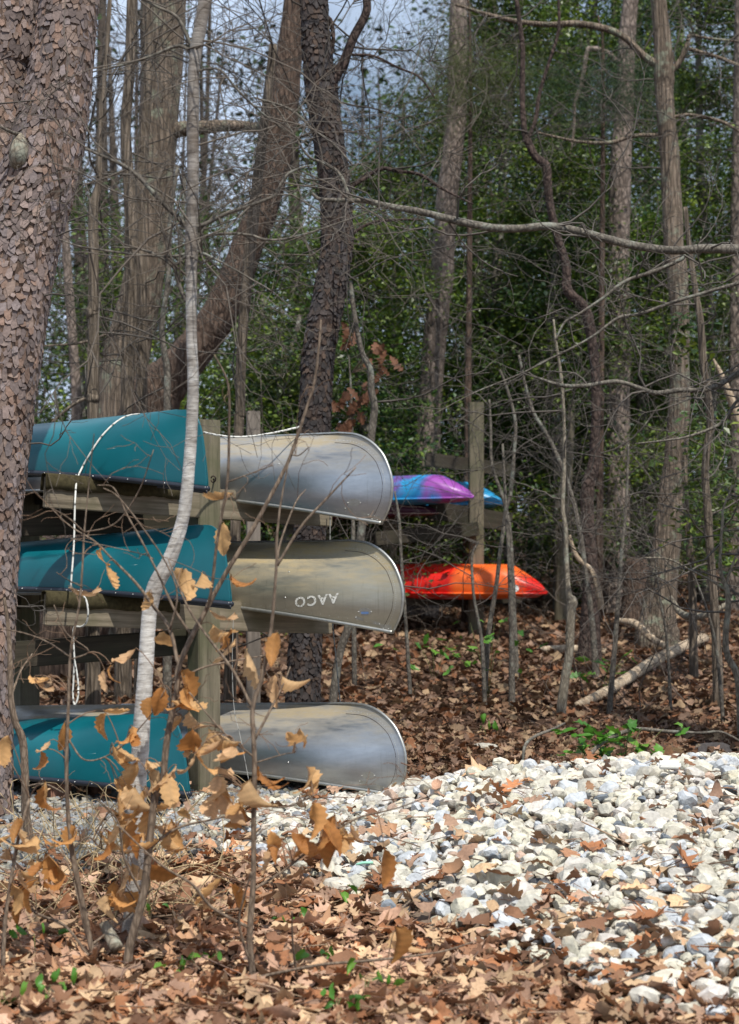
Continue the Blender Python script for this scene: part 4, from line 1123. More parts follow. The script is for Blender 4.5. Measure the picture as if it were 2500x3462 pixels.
tree('brown_tree', 'brown trunk cut by the right edge of the view', 'tree', [(2510, 0, 50), (2500, 700, 56), (2494, 1300, 62), (2490, 1700, 70), (2488, 2050, 80)], 21.5, M['warm_bark'], TR, sd=27, tw=8)
tree('pale_sapling', 'pale slender sapling with a swollen knee above the leaf litter', 'sapling', [(1872, 1080, 7), (1880, 1153, 9), (1900, 1293, 11), (1908, 1446, 12), (1908, 1593, 13), (1903, 1715, 15), (1913, 1788, 16), (1915, 1886, 17), (1923, 2003, 20), (1936, 2035, 34), (1930, 2080, 30), (1926, 2200, 30), (1910, 2302, 31), (1897, 2423, 34)], 14.3, M['pale_bark'], 'saplings among the trees', k=12, sd=28, tw=14, band=(1100, 2000), twl=(0.5, 1.3), rough=0.05)
tree('pale_sapling', 'pale crooked sapling at the right edge near the stones', 'sapling', [(2478, 1640, 7), (2446, 1720, 8), (2444, 1760, 9), (2436, 1863, 11), (2439, 1941, 14), (2460, 1998, 18), (2462, 2060, 20), (2454, 2149, 21), (2460, 2216, 23), (2491, 2278, 24), (2502, 2350, 26), (2506, 2450, 28)], 13.2, M['pale_bark'], 'saplings among the trees', k=12, sd=29, tw=16, band=(1650, 2100), twl=(0.6, 1.4), rough=0.05,
     limbs=[[(2455, 1995, 9), (2400, 1960, 8), (2340, 1930, 7), (2260, 1890, 6), (2180, 1885, 4)], [(2452, 1990, 8), (2470, 1930, 8), (2500, 1850, 7)]])
tree('leaning_sapling', 'slanting pale sapling crossing behind the slender one', 'sapling', [(1755, 1200, 8), (1776, 1300, 11), (1805, 1398, 14), (1850, 1470, 14), (1898, 1573, 15), (1923, 1642, 15), (1945, 1720, 15), (1965, 1820, 16), (1990, 2000, 18), (2005, 2130, 20)], 16, M['smooth_grey'], 'saplings among the trees', k=10, sd=30, tw=9, band=(1200, 1900))
for i, (lab, p, d) in enumerate((
    ('crooked sapling passing in front of the blue kayak tip', [(1690, 1250, 9), (1710, 1300, 10), (1742, 1420, 12), (1738, 1540, 13), (1727, 1666, 14), (1713, 1715, 15), (1703, 1788, 15), (1690, 1880, 14), (1678, 1984, 15), (1654, 2130, 18), (1643, 2270, 20)], 15.2),
    ('sapling bending right beside the rack post', [(1655, 1350, 7), (1660, 1450, 9), (1664, 1570, 11), (1700, 1680, 12), (1720, 1760, 13), (1728, 1840, 14), (1734, 1960, 15), (1740, 2110, 17), (1745, 2230, 18)], 16.2),
    ('thin sapling in front of the red part of the kayak', [(1620, 1830, 6), (1597, 1880, 9), (1600, 1990, 10), (1610, 2060, 11), (1630, 2180, 13), (1640, 2380, 15)], 14.6),
    ('straight sapling left of the slender knee sapling', [(1700, 1500, 8), (1710, 1700, 11), (1722, 1900, 14), (1730, 2100, 18), (1731, 2330, 22)], 14.8),
    ('sapling with a slight curve in front of the pale log', [(2125, 1500, 8), (2118, 1700, 10), (2100, 1900, 13), (2082, 2150, 17), (2065, 2350, 20)], 14.5),
    ('dark thin sapling right of the pale log', [(2210, 1850, 5), (2230, 2010, 7), (2255, 2160, 9), (2266, 2350, 12)], 14.4),
    ('dark curved sapling close to the right edge', [(2330, 1900, 6), (2390, 2060, 9), (2420, 2180, 11), (2436, 2320, 13)], 14.0),
    ('spindly sapling standing behind the middle aluminium canoe', [(1335, 1660, 6), (1350, 1760, 10), (1358, 1900, 11), (1372, 2100, 12), (1385, 2300, 14)], 15.0))):
    tree('sapling', lab, 'sapling', p, d, M['smooth_grey'], 'saplings among the trees', k=9, sd=40 + i, tw=5, band=(p[0][1], p[-3][1]), twl=(0.4, 1.2), twr=(0.003, 0.006), rough=0.06)
tree('greenish_trunk', 'smooth olive trunk behind the tip of the red kayak', 'tree', [(1935, 1350, 22), (1925, 1550, 28), (1908, 1750, 36), (1902, 1900, 42), (1898, 2060, 48)], 20, M['post'], TR, sd=50, tw=0, rough=0.03)
# tree out of view on the right whose long limbs reach across
tree('overhanging_tree', 'long pale limbs reaching in from the right across the woods', 'tree', [(2800, 100, 190), (2790, 900, 210), (2780, 1800, 240), (2775, 2500, 270)], 12, M['limb_bark'], None, sd=31, limbs=[
  [(2785, 900, 60, 12), (2640, 850, 40, 12), (2500, 843, 33, 12), (2377, 841, 31, 12), (2273, 846, 29, 12), (2143, 830, 28, 12), (2039, 804, 28, 12), (1961, 784, 28, 12), (1858, 765, 28, 12), (1743, 773, 27, 12), (1650, 768, 27, 12), (1526, 742, 25, 12), (1423, 716, 23, 12), (1319, 698, 22, 12), (1241, 680, 20, 12), (1163, 677, 16, 12), (1085, 674, 13, 12), (1056, 655, 9, 12)],
  [(1190, 680, 14, 12), (1180, 660, 14, 12), (1150, 590, 12, 12), (1110, 560, 10, 12), (1080, 545, 9, 12), (1040, 525, 8, 12), (985, 440, 7, 12), (940, 370, 7, 12), (920, 350, 6, 12)],
  [(1195, 560, 7, 12), (1120, 480, 8, 12), (1060, 440, 9, 12), (1010, 390, 9, 12), (960, 360, 8, 12), (860, 330, 6, 12)],
  [(2785, 1100, 50, 13), (2640, 1200, 30, 13), (2500, 1262, 21, 13), (2402, 1314, 18, 13), (2299, 1319, 17, 13), (2221, 1329, 16, 13), (2169, 1314, 15, 13), (2086, 1290, 15, 13), (1987, 1303, 14, 13), (1899, 1303, 13, 13), (1816, 1277, 8, 13)],
  [(2785, 880, 40, 13.2), (2620, 920, 18, 13.2), (2500, 956, 13, 13.2), (2376, 992, 12, 13.2), (2273, 1023, 12, 13.2), (2169, 1060, 11, 13.2), (2091, 1075, 10, 13.2), (2013, 1132, 9, 13.2), (1940, 1174, 8, 13.2), (1858, 1215, 7, 13.2), (1754, 1267, 6, 13.2), (1600, 1330, 4, 13.2), (1450, 1410, 3, 13.2)],
  [(2300, 850, 16, 12.4), (2309, 873, 14, 12.4), (2221, 914, 13, 12.4), (2117, 950, 12, 12.4), (2039, 1008, 10, 12.4), (1961, 1060, 9, 12.4), (1910, 1090, 8, 12.4), (1880, 1150, 6, 12.4)],
  [(2785, 1250, 40, 12.8), (2600, 1320, 18, 12.8), (2500, 1350, 12, 12.8), (2440, 1430, 11, 12.8), (2330, 1475, 9, 12.8), (2240, 1490, 7, 12.8), (2150, 1500, 5, 12.8)]], limb_tw=9, kids=(5, 3))

# ------------------------------------------------------------------ evergreens
def leaf_cloud(mb, centers, spread, n, size, pal, g, droop=0.0):
    """n small folded leaves scattered round each of the given points"""
    c = np.repeat(centers, n, axis=0); m = len(c)
    c = c + g.normal(0, 1, (m, 3)) * np.asarray(spread)
    a = g.normal(0, 1, (m, 3)); a[:, 2] = a[:, 2] * 0.45 - droop; a /= np.linalg.norm(a, axis=1, keepdims=True)
    up = g.normal(0, 0.55, (m, 3)); up[:, 2] += 1; s = np.cross(a, up); s /= np.linalg.norm(s, axis=1, keepdims=True) + 1e-9
    nn = np.cross(s, a)
    L = size * g.uniform(0.6, 1.4, (m, 1)); w = L * g.uniform(0.24, 0.36, (m, 1))
    V = np.stack([c, c + a * L * 0.5 + s * w + nn * w * 0.35, c + a * L, c + a * L * 0.5 - s * w + nn * w * 0.35], 1).reshape(-1, 3)
    i = np.arange(m)[:, None] * 4
    t = np.concatenate([i + np.array([[0, 1, 2]]), i + np.array([[0, 2, 3]])])
    tint = np.repeat(pal[g.integers(0, len(pal), len(centers))] * g.uniform(0.7, 1.5, (len(centers), 1)), n, axis=0)
    col = (0.35 * pal[g.integers(0, len(pal), m)] + 0.65 * tint) * g.uniform(0.7, 1.3, (m, 1))
    mb.add(V, None, t, np.repeat(col, 4, axis=0))

HP = np.array([(0.036, 0.082, 0.016), (0.078, 0.140, 0.018), (0.135, 0.195, 0.020), (0.016, 0.046, 0.016), (0.170, 0.225, 0.024), (0.042, 0.092, 0.018)])
HG = 'evergreen trees behind the racks'
def holly(label, px, d, h0, h1, R, nleaf, sd, shape=0.9):
    g = np.random.default_rng(sd)
    x = (px - CX) * d / F; gz = float(ground_z(x, d))
    root = thing('holly_tree', label, 'tree', (x, d, gz), HG)
    mb = MB(); limb(mb, [(x + g.normal(0, .15), d, gz + h1, 0.02), (x + g.normal(0, .12), d, gz + h1 * 0.6, 0.05), (x + g.normal(0, .08), d, gz + h1 * 0.3, 0.08), (x, d, gz - 0.1, 0.10)], 8, 10, 0.05, sd)
    mb.build('trunk', M['smooth_grey'], root)
    T = Twigs(); cs = []
    nb = int(38 * (h1 - h0) / 4)
    for _ in range(nb):
        t = g.random() ** 0.85; z = gz + h0 + (h1 - h0) * t
        r = R * (1 - t * shape) * g.uniform(0.75, 1.2) + 0.15
        az = g.uniform(0, 6.283); dv = np.array([math.cos(az), math.sin(az), g.uniform(-0.15, 0.3)])
        s = np.array([x, d, z]); e = s + dv * r
        mdl = (s + e) / 2 + np.array([0, 0, 0.06 * r])
        T.put(np.array([s, s * .5 + mdl * .5, mdl, mdl * .5 + e * .5, e]), np.array([0.012, 0.010, 0.008, 0.006, 0.003]), 4)
        for _ in range(int(4 + r * 5)):
            q = g.uniform(0.3, 1.05); side = g.normal(0, 0.22, 3) * (0.5 + r * 0.45); side[2] *= 0.6
            cs.append(s + (e - s) * q + side)
    cs = np.array(cs); n = max(4, int(nleaf * 2.5 / len(cs)))
    mb = MB(); leaf_cloud(mb, cs, (0.16, 0.16, 0.10), n, 0.056, HP * g.uniform(0.8, 1.15), g, 0.15)
    mb.build('crown', M['leaf_green'], root, False)
    m_ = MB(); T.into(m_, (0.12, 0.10, 0.08)); m_.build('branches', M['twig'], root, True, 'stuff')

holly('dense holly filling the gap right of the pale pine', 1720, 22.5, 0.5, 8.6, 1.75, 15000, 201)
holly('tall holly behind the zigzag trunk and straight pine', 1990, 24.0, 0.4, 9.5, 1.9, 17000, 202)
holly('holly between the tall oak and the right edge', 2380, 22.5, 0.5, 9.0, 1.8, 15000, 203)
holly('holly behind the dark pine and pale pine', 1330, 23.5, 0.5, 6.3, 1.7, 12000, 204, 0.8)
holly('low bushy holly behind the kayak rack', 1560, 25.5, 0.3, 6.6, 1.8, 12000, 205, 0.8)
holly('dark holly beyond the tall oak', 2190, 27.0, 0.3, 10.0, 2.0, 14000, 206)
holly('small holly under the leaning tree', 870, 21.0, 0.5, 3.6, 1.2, 7000, 207, 0.7)
holly('thin holly seen low between pine and oak trunks', 330, 24.0, 0.5, 5.2, 1.4, 6000, 208, 0.7)
holly('holly behind the grey trunk in the middle left', 1010, 26.0, 0.4, 5.6, 1.6, 9000, 209, 0.75)
holly('distant holly above the blue kayaks', 1800, 30.0, 0.3, 9.0, 2.2, 7000, 210)
holly('holly beyond the right edge trunk', 2620, 26.0, 0.4, 9.5, 2.0, 11000, 211)
holly('sparse holly behind the birch', 640, 27.0, 0.4, 6.0, 1.7, 7000, 212, 0.6)

holly('holly crowding behind the slender knee sapling', 1900, 21.0, 0.3, 5.2, 1.3, 9000, 213, 0.8)
holly('holly thicket between zigzag trunk and tall oak, low down', 2160, 22.0, 0.3, 4.6, 1.3, 9000, 214, 0.8)
holly('holly low behind the red kayak', 1640, 22.0, 0.2, 3.6, 1.3, 8000, 215, 0.7)
holly('holly far back between pale pine and kayak post', 1560, 32.0, 0.3, 10.5, 2.2, 5000, 216)
holly('holly far back behind the right hand trunks', 2330, 33.0, 0.3, 12.0, 2.4, 6000, 217)
holly('low holly seen between the dark pine and the wooden post', 960, 19.5, 0.3, 3.3, 1.1, 7000, 218, 0.6)
holly('low holly just right of the dark pine', 1240, 20.0, 0.3, 4.2, 1.1, 8000, 219, 0.7)

# soft needle sprays hanging on two of the pines
def needles(label, cs, n, sd, col):
    g = np.random.default_rng(sd); cs = np.array(cs); mb = MB()
    c = np.repeat(cs, n, axis=0) + g.normal(0, 1, (len(cs) * n, 3)) * np.array([0.30, 0.30, 0.16])
    a = g.normal(0, 1, c.shape); a[:, 2] -= 0.4; a /= np.linalg.norm(a, axis=1, keepdims=True)
    P = np.stack([c, c + a * 0.07 + [0, 0, -0.006], c + a * 0.13 + [0, 0, -0.02]], 1)
    tubes(mb, P, np.tile([0.0022, 0.002, 0.001], (len(P), 1)), 3, np.array(col) * g.uniform(0.6, 1.4, (len(P), 1)), cap=False)
    lo = cs.mean(0); b = thing('cedar_spray', label, 'tree', (lo[0], lo[1], float(ground_z(lo[0], lo[1]))), 'soft needled young cedars')
    mb.build('needles', M['leaf_green'], b, True)
    T = Twigs()
    st = np.array([lo[0], lo[1] + 0.3, float(ground_z(lo[0], lo[1]))])
    m_ = MB(); limb(m_, [(lo[0], lo[1] + .3, cs[:, 2].max() + 0.5, 0.008), (lo[0] + 0.05, lo[1] + .3, lo[2], 0.02), (st[0], st[1], st[2] - 0.1, 0.05)], 6, 8, 0.05, 1); m_.build('trunk', M['brown_bark'], b)
    for q in cs: T.grow(np.array([lo[0] + 0.04, lo[1] + 0.3, q[2] - 0.05]), q - np.array([lo[0], lo[1] + 0.3, q[2] - 0.1]), np.linalg.norm(q - lo) + 0.35, 0.006, 1, g, (3, 3))
    m_ = MB(); T.into(m_, TWIG_GREY); m_.build('branches', M['twig'], b, True, 'stuff')
g = np.random.default_rng(77)
needles('yellow-green cedar with soft needles over the pale pine top', [at(1590 + g.normal(0, 60), 240 + g.normal(0, 110), 19.3 + g.normal(0, .3)) for _ in range(30)], 105, 1, (0.075, 0.095, 0.018))
needles('soft green cedar between straight pine and tall oak', [at(2060 + g.normal(0, 90), 310 + g.normal(0, 65), 19.6 + g.normal(0, .3)) for _ in range(20)], 130, 2, (0.03, 0.07, 0.016))

# ------------------------------------------------------------------ woods beyond
g = np.random.default_rng(31)
mb = MB(); T = Twigs(); n_t = 0
for i in range(64):
    d = 30 + 38 * g.random(); x = g.uniform(-0.23, 0.23) * d
    gz = float(ground_z(x, d)); r = g.uniform(0.05, 0.19); hgt = g.uniform(10, 17)
    lean = g.normal(0, 0.05, 2)
    c = limb(mb, [(x + lean[0] * hgt, d, gz + hgt, r * 0.2), (x + lean[0] * hgt * 0.55 + g.normal(0, .15), d, gz + hgt * 0.55, r * 0.62), (x + g.normal(0, .1), d, gz + hgt * 0.25, r * 0.85), (x, d, gz - 0.2, r * 1.15)], 5, 8, 0.06, i, np.array((0.085, 0.068, 0.055)) * g.uniform(0.6, 1.3))
    for _ in range(19):
        j = g.integers(0, len(c) - 6); dv = g.normal(0, 1, 3) * np.array([1, 0.5, 0.35]) + np.array([0, 0, 0.45])
        T.grow(c[j, :3], dv, g.uniform(1.2, 3.6), g.uniform(0.010, 0.022), 0, g, (5, 3))
T.into(mb, (0.07, 0.057, 0.05))
cs = np.stack([g.uniform(-0.24, 0.24, 900) * 44, g.uniform(32, 60, 900), g.uniform(0.6, 3.2, 900) ** 1.0], -1)
cs[:, 0] = g.uniform(-0.24, 0.24, 900) * cs[:, 1]; cs[:, 2] += 0.6
HB = np.array([(0.03, 0.06, 0.02), (0.05, 0.085, 0.025), (0.12, 0.075, 0.04), (0.025, 0.05, 0.02)])
leaf_cloud(mb, cs, (0.55, 0.5, 0.35), 26, 0.13, HB, g)
# far pine crowns, thin at the top left and thicker to the right
for (pxa, pxb, n_, za, zb) in ((100, 1250, 430, 2.5, 10.5), (1250, 2600, 260, 2.5, 12.0)):
    y_ = g.uniform(32, 52, n_); c_ = np.stack([(g.uniform(pxa, pxb, n_) - CX) / F * y_, y_, g.uniform(za, zb, n_)], -1)
    leaf_cloud(mb, c_, (0.42, 0.42, 0.20), 34, 0.15, HB[[0, 3, 1]] * 0.9, g)
mb.build('distant_wood', M['twig'], None, True, 'stuff')

# thorny brush between the trees
mb = MB(); T = Twigs()
for i in range(70):
    d = 13.5 + 12 * g.random(); x = g.uniform(-0.05, 0.21) * d if i < 120 else g.uniform(-0.2, 0.2) * d
    if 1330 < CX + x * F / d < 1900 and d < 19: continue
    gz = float(ground_z(x, d))
    T.grow((x, d, gz), (g.normal(0, .5), g.normal(0, .3), 1), g.uniform(0.6, 2.2), g.uniform(0.003, 0.006), 0, g, (5, 3))
T.into(mb, (0.13, 0.105, 0.085)); mb.build('brush', M['twig'], None, True, 'stuff')

# ------------------------------------------------------------------ deadwood on the ground
def log(name, label, cat, pts, mat, k=10, rough=0.07, sd=0):
    mb = MB(); limb(mb, pts, 6, k, rough, sd)
    o = mb.build(name, mat); tag(o, label, cat); return o
def gp(px, py, d, w, lift=0.5):             # a point lying on the ground under that line of sight
    x = (px - CX) * d / F; r = w * d / F / 2
    return (x, d, float(top_z(x, d)) + r * lift + (0 if lift < 3 else lift * 0.01), r)
log('fallen_log', 'long pale barkless log lying across the leaf litter', 'log', [gp(1950, 0, 14.6, 26, 1.2), gp(2060, 0, 15.2, 36, 1.4), gp(2180, 0, 16.2, 40, 1.4), gp(2290, 0, 17.3, 40, 1.4), gp(2380, 0, 18.2, 38, 1.4)], M['dead_wood'], 14)
log('fallen_log', 'short pale stick lying flat beyond the saplings', 'log', [gp(1830, 0, 17.6, 22, 1.5), gp(1940, 0, 17.5, 28, 1.5), gp(2050, 0, 17.4, 24, 1.5)], M['dead_wood'])
log('fallen_branch', 'bleached bent branch beside the foot of the tall oak', 'branch', [(*at(2095, 2100, 17.2), 0.03), (*at(2150, 2110, 17), 0.035), (*at(2200, 2155, 16.8), 0.035), (*at(2250, 2185, 16.6), 0.03)], M['dead_wood'])
log('fallen_branch', 'bleached forked branch leaning right of the tall oak', 'branch', [(*at(2268, 2020, 17.4), 0.022), (*at(2300, 2070, 17.2), 0.03), (*at(2340, 2085, 17), 0.035), (*at(2400, 2075, 16.9), 0.03), (*at(2480, 2030, 16.9), 0.022)], M['pale_bark'])
log('dead_snag', 'white broken snag slanting near the right edge', 'snag', [(*at(2412, 1212, 19), 0.008), (*at(2440, 1270, 19), 0.03), (*at(2480, 1370, 19), 0.045), (*at(2530, 1520, 19), 0.055), (*at(2640, 1900, 19), 0.1), (*at(2700, 2100, 19), 0.1)], M['dead_wood'])
log('rotten_stump', 'rotten brown stump beside the flared oak foot', 'stump', [(*at(2150, 1885, 19.4), 0.06), (*at(2150, 1900, 19.4), 0.12), (*at(2150, 1980, 19.4), 0.15), (*at(2148, 2060, 19.4), 0.17), (*at(2146, 2120, 19.4), 0.18)], M['brown_bark'], 18, 0.14)
log('white_snag', 'weathered grey root twisting up beside the zigzag trunk', 'branch', [(*at(2035, 2060, 16), 0.03), (*at(2022, 1990, 16), 0.028), (*at(2000, 1930, 16), 0.024), (*at(1950, 1880, 16), 0.02), (*at(1925, 1810, 16), 0.014)], M['dead_wood'])
log('fallen_branch', 'thin grey branch arching over the bright green seedling', 'branch', [gp(1940, 0, 11.4, 14, 1), (*at(2010, 2535, 11.5), 0.013), (*at(2075, 2490, 11.6), 0.013), (*at(2150, 2465, 11.7), 0.012), (*at(2250, 2472, 11.8), 0.011), (*at(2370, 2478, 11.8), 0.009), (*at(2440, 2475, 11.8), 0.008), (*at(2520, 2515, 11.8), 0.006)], M['smooth_grey'])
log('fallen_log', 'dark grey log end behind the heap at the right edge', 'log', [gp(2345, 0, 11.3, 26, 0.8), gp(2420, 0, 11.6, 40, 0.8), gp(2530, 0, 12.0, 46, 0.8)], M['grey_bark'], 12)
log('fallen_log', 'dark mossy log lying just behind the stones', 'log', [gp(1530, 0, 11.6, 34), gp(1640, 0, 11.5, 38), gp(1760, 0, 11.4, 30), gp(1800, 0, 11.4, 12)], M['brown_bark'], 12, 0.12)
log('fallen_branch', 'curved bare branch lying left of the green seedling', 'branch', [gp(1765, 0, 11.5, 8, 1), (*at(1775, 2525, 11.5), 0.010), (*at(1810, 2490, 11.7), 0.010), (*at(1870, 2465, 12), 0.009), (*at(1910, 2445, 12.2), 0.007)], M['smooth_grey'])
log('wood_stub', 'sawn pale grey stub of wood beside the birch foot', 'stump', [(*at(352, 3120, 6.92), 0.020), (*at(372, 3160, 6.90), 0.024), (*at(395, 3205, 6.85), 0.026)], M['pale_bark'], 12, 0.05)
log('stick', 'short grey stick lying at the bottom edge of the stones', 'stick', [gp(1725, 0, 6.35, 22, 1), gp(1742, 0, 6.15, 24, 1), gp(1760, 0, 5.9, 24, 1)], M['smooth_grey'], 8)
log('stick', 'thin twig lying on the leaves left of the heap', 'stick', [gp(1280, 0, 7.4, 7, 2), gp(1370, 0, 7.7, 8, 3), gp(1480, 0, 8.0, 7, 3)], M['shrub_bark'], 6)
g = np.random.default_rng(8)
for lab, px, d, r, col in (('pale round stone half buried in the leaf litter', 1640, 12.7, 0.085, (0.42, 0.40, 0.34)), ('dark boulder in the leaves near the right edge', 2400, 12.6, 0.13, (0.06, 0.052, 0.05)), ('grey flat stone behind the stone heap', 1680, 11.3, 0.07, (0.16, 0.15, 0.15))):
    x = (px - CX) * d / F; m_ = MB(); m_.add(rock(g, ICO2, 8) * r * np.array([1.2, 1, .8]) + np.array([x, d, float(ground_z(x, d)) + r * 0.3]), None, ICO2[1], col)
    tag(m_.build('boulder', M['stone'], None, False), lab, 'stone')
me = beam_mesh(0.118, 0.05, 0.038, 0.012); o = link('white_block', me, M['white_plastic']); tag(o, 'smooth white oblong block among the rough stones', 'block')
p = at(2262, 2765, 9.35); o.location = (p[0], 9.35, float(top_z(p[0], 9.35)) + 0.085); o.rotation_euler = (0.1, 0.02, 0.05)
o = log('plastic_strip', 'pale green plastic strip lying among leaves and stones', 'strip', [(*at(1205, 2922, 8.35), 0.004), (*at(1230, 2917, 8.35), 0.007), (*at(1262, 2916, 8.35), 0.006)], M['mint'], 6, 0.0)

# ------------------------------------------------------------------ young beeches with dry leaves, in front
def beech_leaf(g):
    n = 13; t = np.linspace(0, 1, n)
    w = g.uniform(0.22, 0.31) * np.sin(np.pi * t ** 0.85) ** 0.75 * (1 + 0.10 * ((np.arange(n) % 2) * 2 - 1)); w[0] = w[-1] = 0.01
    bend = g.uniform(-2.6, 2.6); fold = g.uniform(0.15, 1.7); tw = g.normal(0, 0.7); wav = g.uniform(0.01, 0.05); wp = g.uniform(0, 6)
    ang = np.cumsum(np.full(n, bend / n) + g.normal(0, 0.07, n)); y = np.concatenate([[0], np.cumsum(np.cos(ang[:-1]) / (n - 1))]); z = np.concatenate([[0], np.cumsum(np.sin(ang[:-1]) / (n - 1))])
    V = []
    for i in range(n):
        ta = tw * t[i]
        for s in (-1, -0.5, 0, 0.5, 1):
            lift = fold * abs(s) ** 1.4 * w[i] + (0.012 * (1 if i % 2 else -1) * (abs(s) > 0) + wav * math.sin(i * 1.1 + wp + 2 * s) * abs(s))
            xx, zz = s * w[i] * math.cos(fold * 0.4 * abs(s)), lift
            V.append((xx * math.cos(ta) - zz * math.sin(ta), y[i] + 0.05 * abs(s), z[i] + xx * math.sin(ta) + zz * math.cos(ta)))
    q = [(i * 5 + k, i * 5 + k + 1, i * 5 + k + 6, i * 5 + k + 5) for i in range(n - 1) for k in range(4)]
    return np.array(V), q
VEIN = np.array([[(0.80 if k == 2 else (0.92 if i % 2 else 1.08))] for i in range(13) for k in range(5)])
g = np.random.default_rng(91)
BP = np.array([(0.60, 0.35, 0.145), (0.50, 0.245, 0.08), (0.66, 0.44, 0.23), (0.44, 0.19, 0.055), (0.62, 0.38, 0.17), (0.58, 0.37, 0.20)])
bl_me = []
for i in range(26):
    v, q = beech_leaf(g); b_ = MB(); b_.add(v, q, None, VEIN * BP[i % 6] * g.uniform(0.9, 1.3)); me = b_.mesh('leaf'); me.materials.append(M['leaf_beech']); bl_me.append(me)

SHR = {
 'a': dict(label='young beech with straight stem and few leaves before the teal canoes', d=6.85, stem=[(319, 1465, 3), (302, 1630, 4), (286, 1795, 6), (280, 1904, 7), (269, 2042, 8), (240, 2200, 9), (232, 2385, 11), (226, 2550, 13), (228, 2700, 14), (242, 2865, 18), (275, 3030, 20), (308, 3195, 20), (330, 3275, 22)],
   br=[[(236, 2220, 6), (160, 2170, 5), (80, 2140, 4), (0, 2125, 3)], [(240, 2230, 6), (300, 2200, 4), (225, 2140, 4), (183, 2045, 3)], [(245, 2870, 7), (300, 2830, 6), (345, 2870, 5), (420, 2890, 4)], [(232, 2500, 6), (290, 2570, 5), (390, 2540, 5), (500, 2430, 4), (560, 2330, 3)], [(286, 1800, 5), (390, 1770, 4), (470, 1660, 4), (520, 1520, 3)], [(286, 1800, 5), (230, 1750, 4), (170, 1715, 3)],
       [(300, 3230, 10), (220, 3130, 8), (130, 3090, 7), (40, 3030, 5)], [(325, 3270, 9), (290, 3150, 7), (250, 2980, 5), (215, 2880, 4)], [(280, 1985, 4), (230, 1960, 3), (192, 1935, 2)],
       [(310, 3195, 8), (380, 3140, 7), (440, 3090, 6), (520, 3000, 4)], [(100, 2700, 9), (60, 2850, 10), (20, 3100, 12), (10, 3300, 13)]]),
 'b': dict(label='forked young beech thick with orange leaves before the rack post', d=6.75, stem=[(1086, 1080, 6), (1078, 1180, 8), (1062, 1300, 9), (1040, 1371, 10), (985, 1536, 12), (952, 1608, 13), (900, 1706, 14), (842, 1811, 15), (760, 1945, 16), (690, 2075, 17), (650, 2150, 18), (604, 2258, 19), (599, 2330, 20), (566, 2495, 22), (549, 2660, 24), (524, 2700, 25), (505, 2865, 26), (484, 3030, 28), (440, 3195, 30), (432, 3290, 34)],
   br=[[(604, 2250, 13), (575, 2130, 12), (520, 2050, 10), (455, 1965, 9), (380, 1890, 7), (320, 1830, 6), (240, 1780, 4), (170, 1715, 3)], [(575, 2130, 7), (600, 2010, 5), (560, 1900, 5), (480, 1780, 5), (400, 1680, 4), (350, 1650, 3)], [(690, 2075, 9), (714, 2003, 9), (736, 1822, 9), (769, 1630, 8), (775, 1450, 8), (772, 1300, 6), (725, 1198, 4)],
       [(769, 1630, 5), (850, 1600, 4), (925, 1572, 3)], [(985, 1536, 5), (1010, 1540, 4), (1045, 1512, 3)], [(650, 2150, 8), (590, 2060, 8), (540, 1950, 7), (480, 1830, 6), (430, 1740, 5), (385, 1650, 4), (330, 1640, 3)], [(585, 2310, 8), (680, 2260, 7), (760, 2240, 6), (900, 2215, 4)], [(520, 1890, 4), (470, 1870, 3), (240, 1820, 3)],
       [(500, 2870, 9), (600, 2800, 8), (720, 2770, 7), (850, 2740, 5)], [(484, 3030, 9), (420, 2900, 7), (400, 2780, 6), (330, 2700, 4)]]),
 'c': dict(label='slim young beech with reddish upright twigs before the aluminium canoes', d=6.5, stem=[(985, 1520, 4), (950, 1700, 7), (936, 1830, 9), (935, 1915, 10), (918, 2120, 12), (886, 2292, 14), (855, 2397, 16), (861, 2567, 17), (858, 2800, 18), (857, 2975, 19), (845, 3167, 22), (855, 3300, 24), (862, 3385, 26)],
   br=[[(938, 1912, 9), (1017, 1783, 8), (1110, 1680, 7), (1204, 1580, 4)], [(935, 1915, 7), (950, 1830, 6), (1000, 1700, 5), (1034, 1655, 3)], [(857, 2400, 10), (790, 2270, 9), (700, 2150, 8), (640, 2060, 7), (600, 1970, 5), (570, 1890, 4)], [(862, 2500, 9), (920, 2390, 7), (960, 2310, 5), (982, 2255, 4)], [(860, 2560, 7), (760, 2480, 6), (640, 2340, 4)], [(860, 2580, 5), (960, 2550, 4), (995, 2545, 3)],
       [(850, 3140, 12), (720, 3070, 10), (650, 2990, 9), (540, 2920, 7), (400, 2790, 5)], [(855, 3310, 12), (960, 3285, 10), (1100, 3260, 9), (1280, 3245, 8), (1480, 3220, 6), (1600, 3185, 4)], [(852, 3010, 9), (950, 2950, 8), (1080, 2850, 8), (1200, 2770, 7), (1350, 2730, 5), (1480, 2680, 3)], [(850, 2700, 8), (950, 2730, 6), (1060, 2690, 5), (1120, 2660, 4)], [(860, 3290, 9), (810, 3130, 8), (830, 3020, 6), (850, 2950, 5)], [(1005, 3310, 7), (990, 3180, 6), (988, 3080, 4)]]),
 'd': dict(label='grey sapling standing close against the left pine', d=8.9, stem=[(15, 2020, 10), (28, 2120, 14), (34, 2220, 18), (38, 2360, 22), (52, 2440, 24), (76, 2500, 26), (85, 2600, 26), (88, 2750, 30), (104, 2860, 34)],
   br=[[(40, 2350, 8), (70, 2270, 6), (110, 2210, 4)], [(85, 2660, 7), (150, 2650, 6), (215, 2680, 5)]]),
}
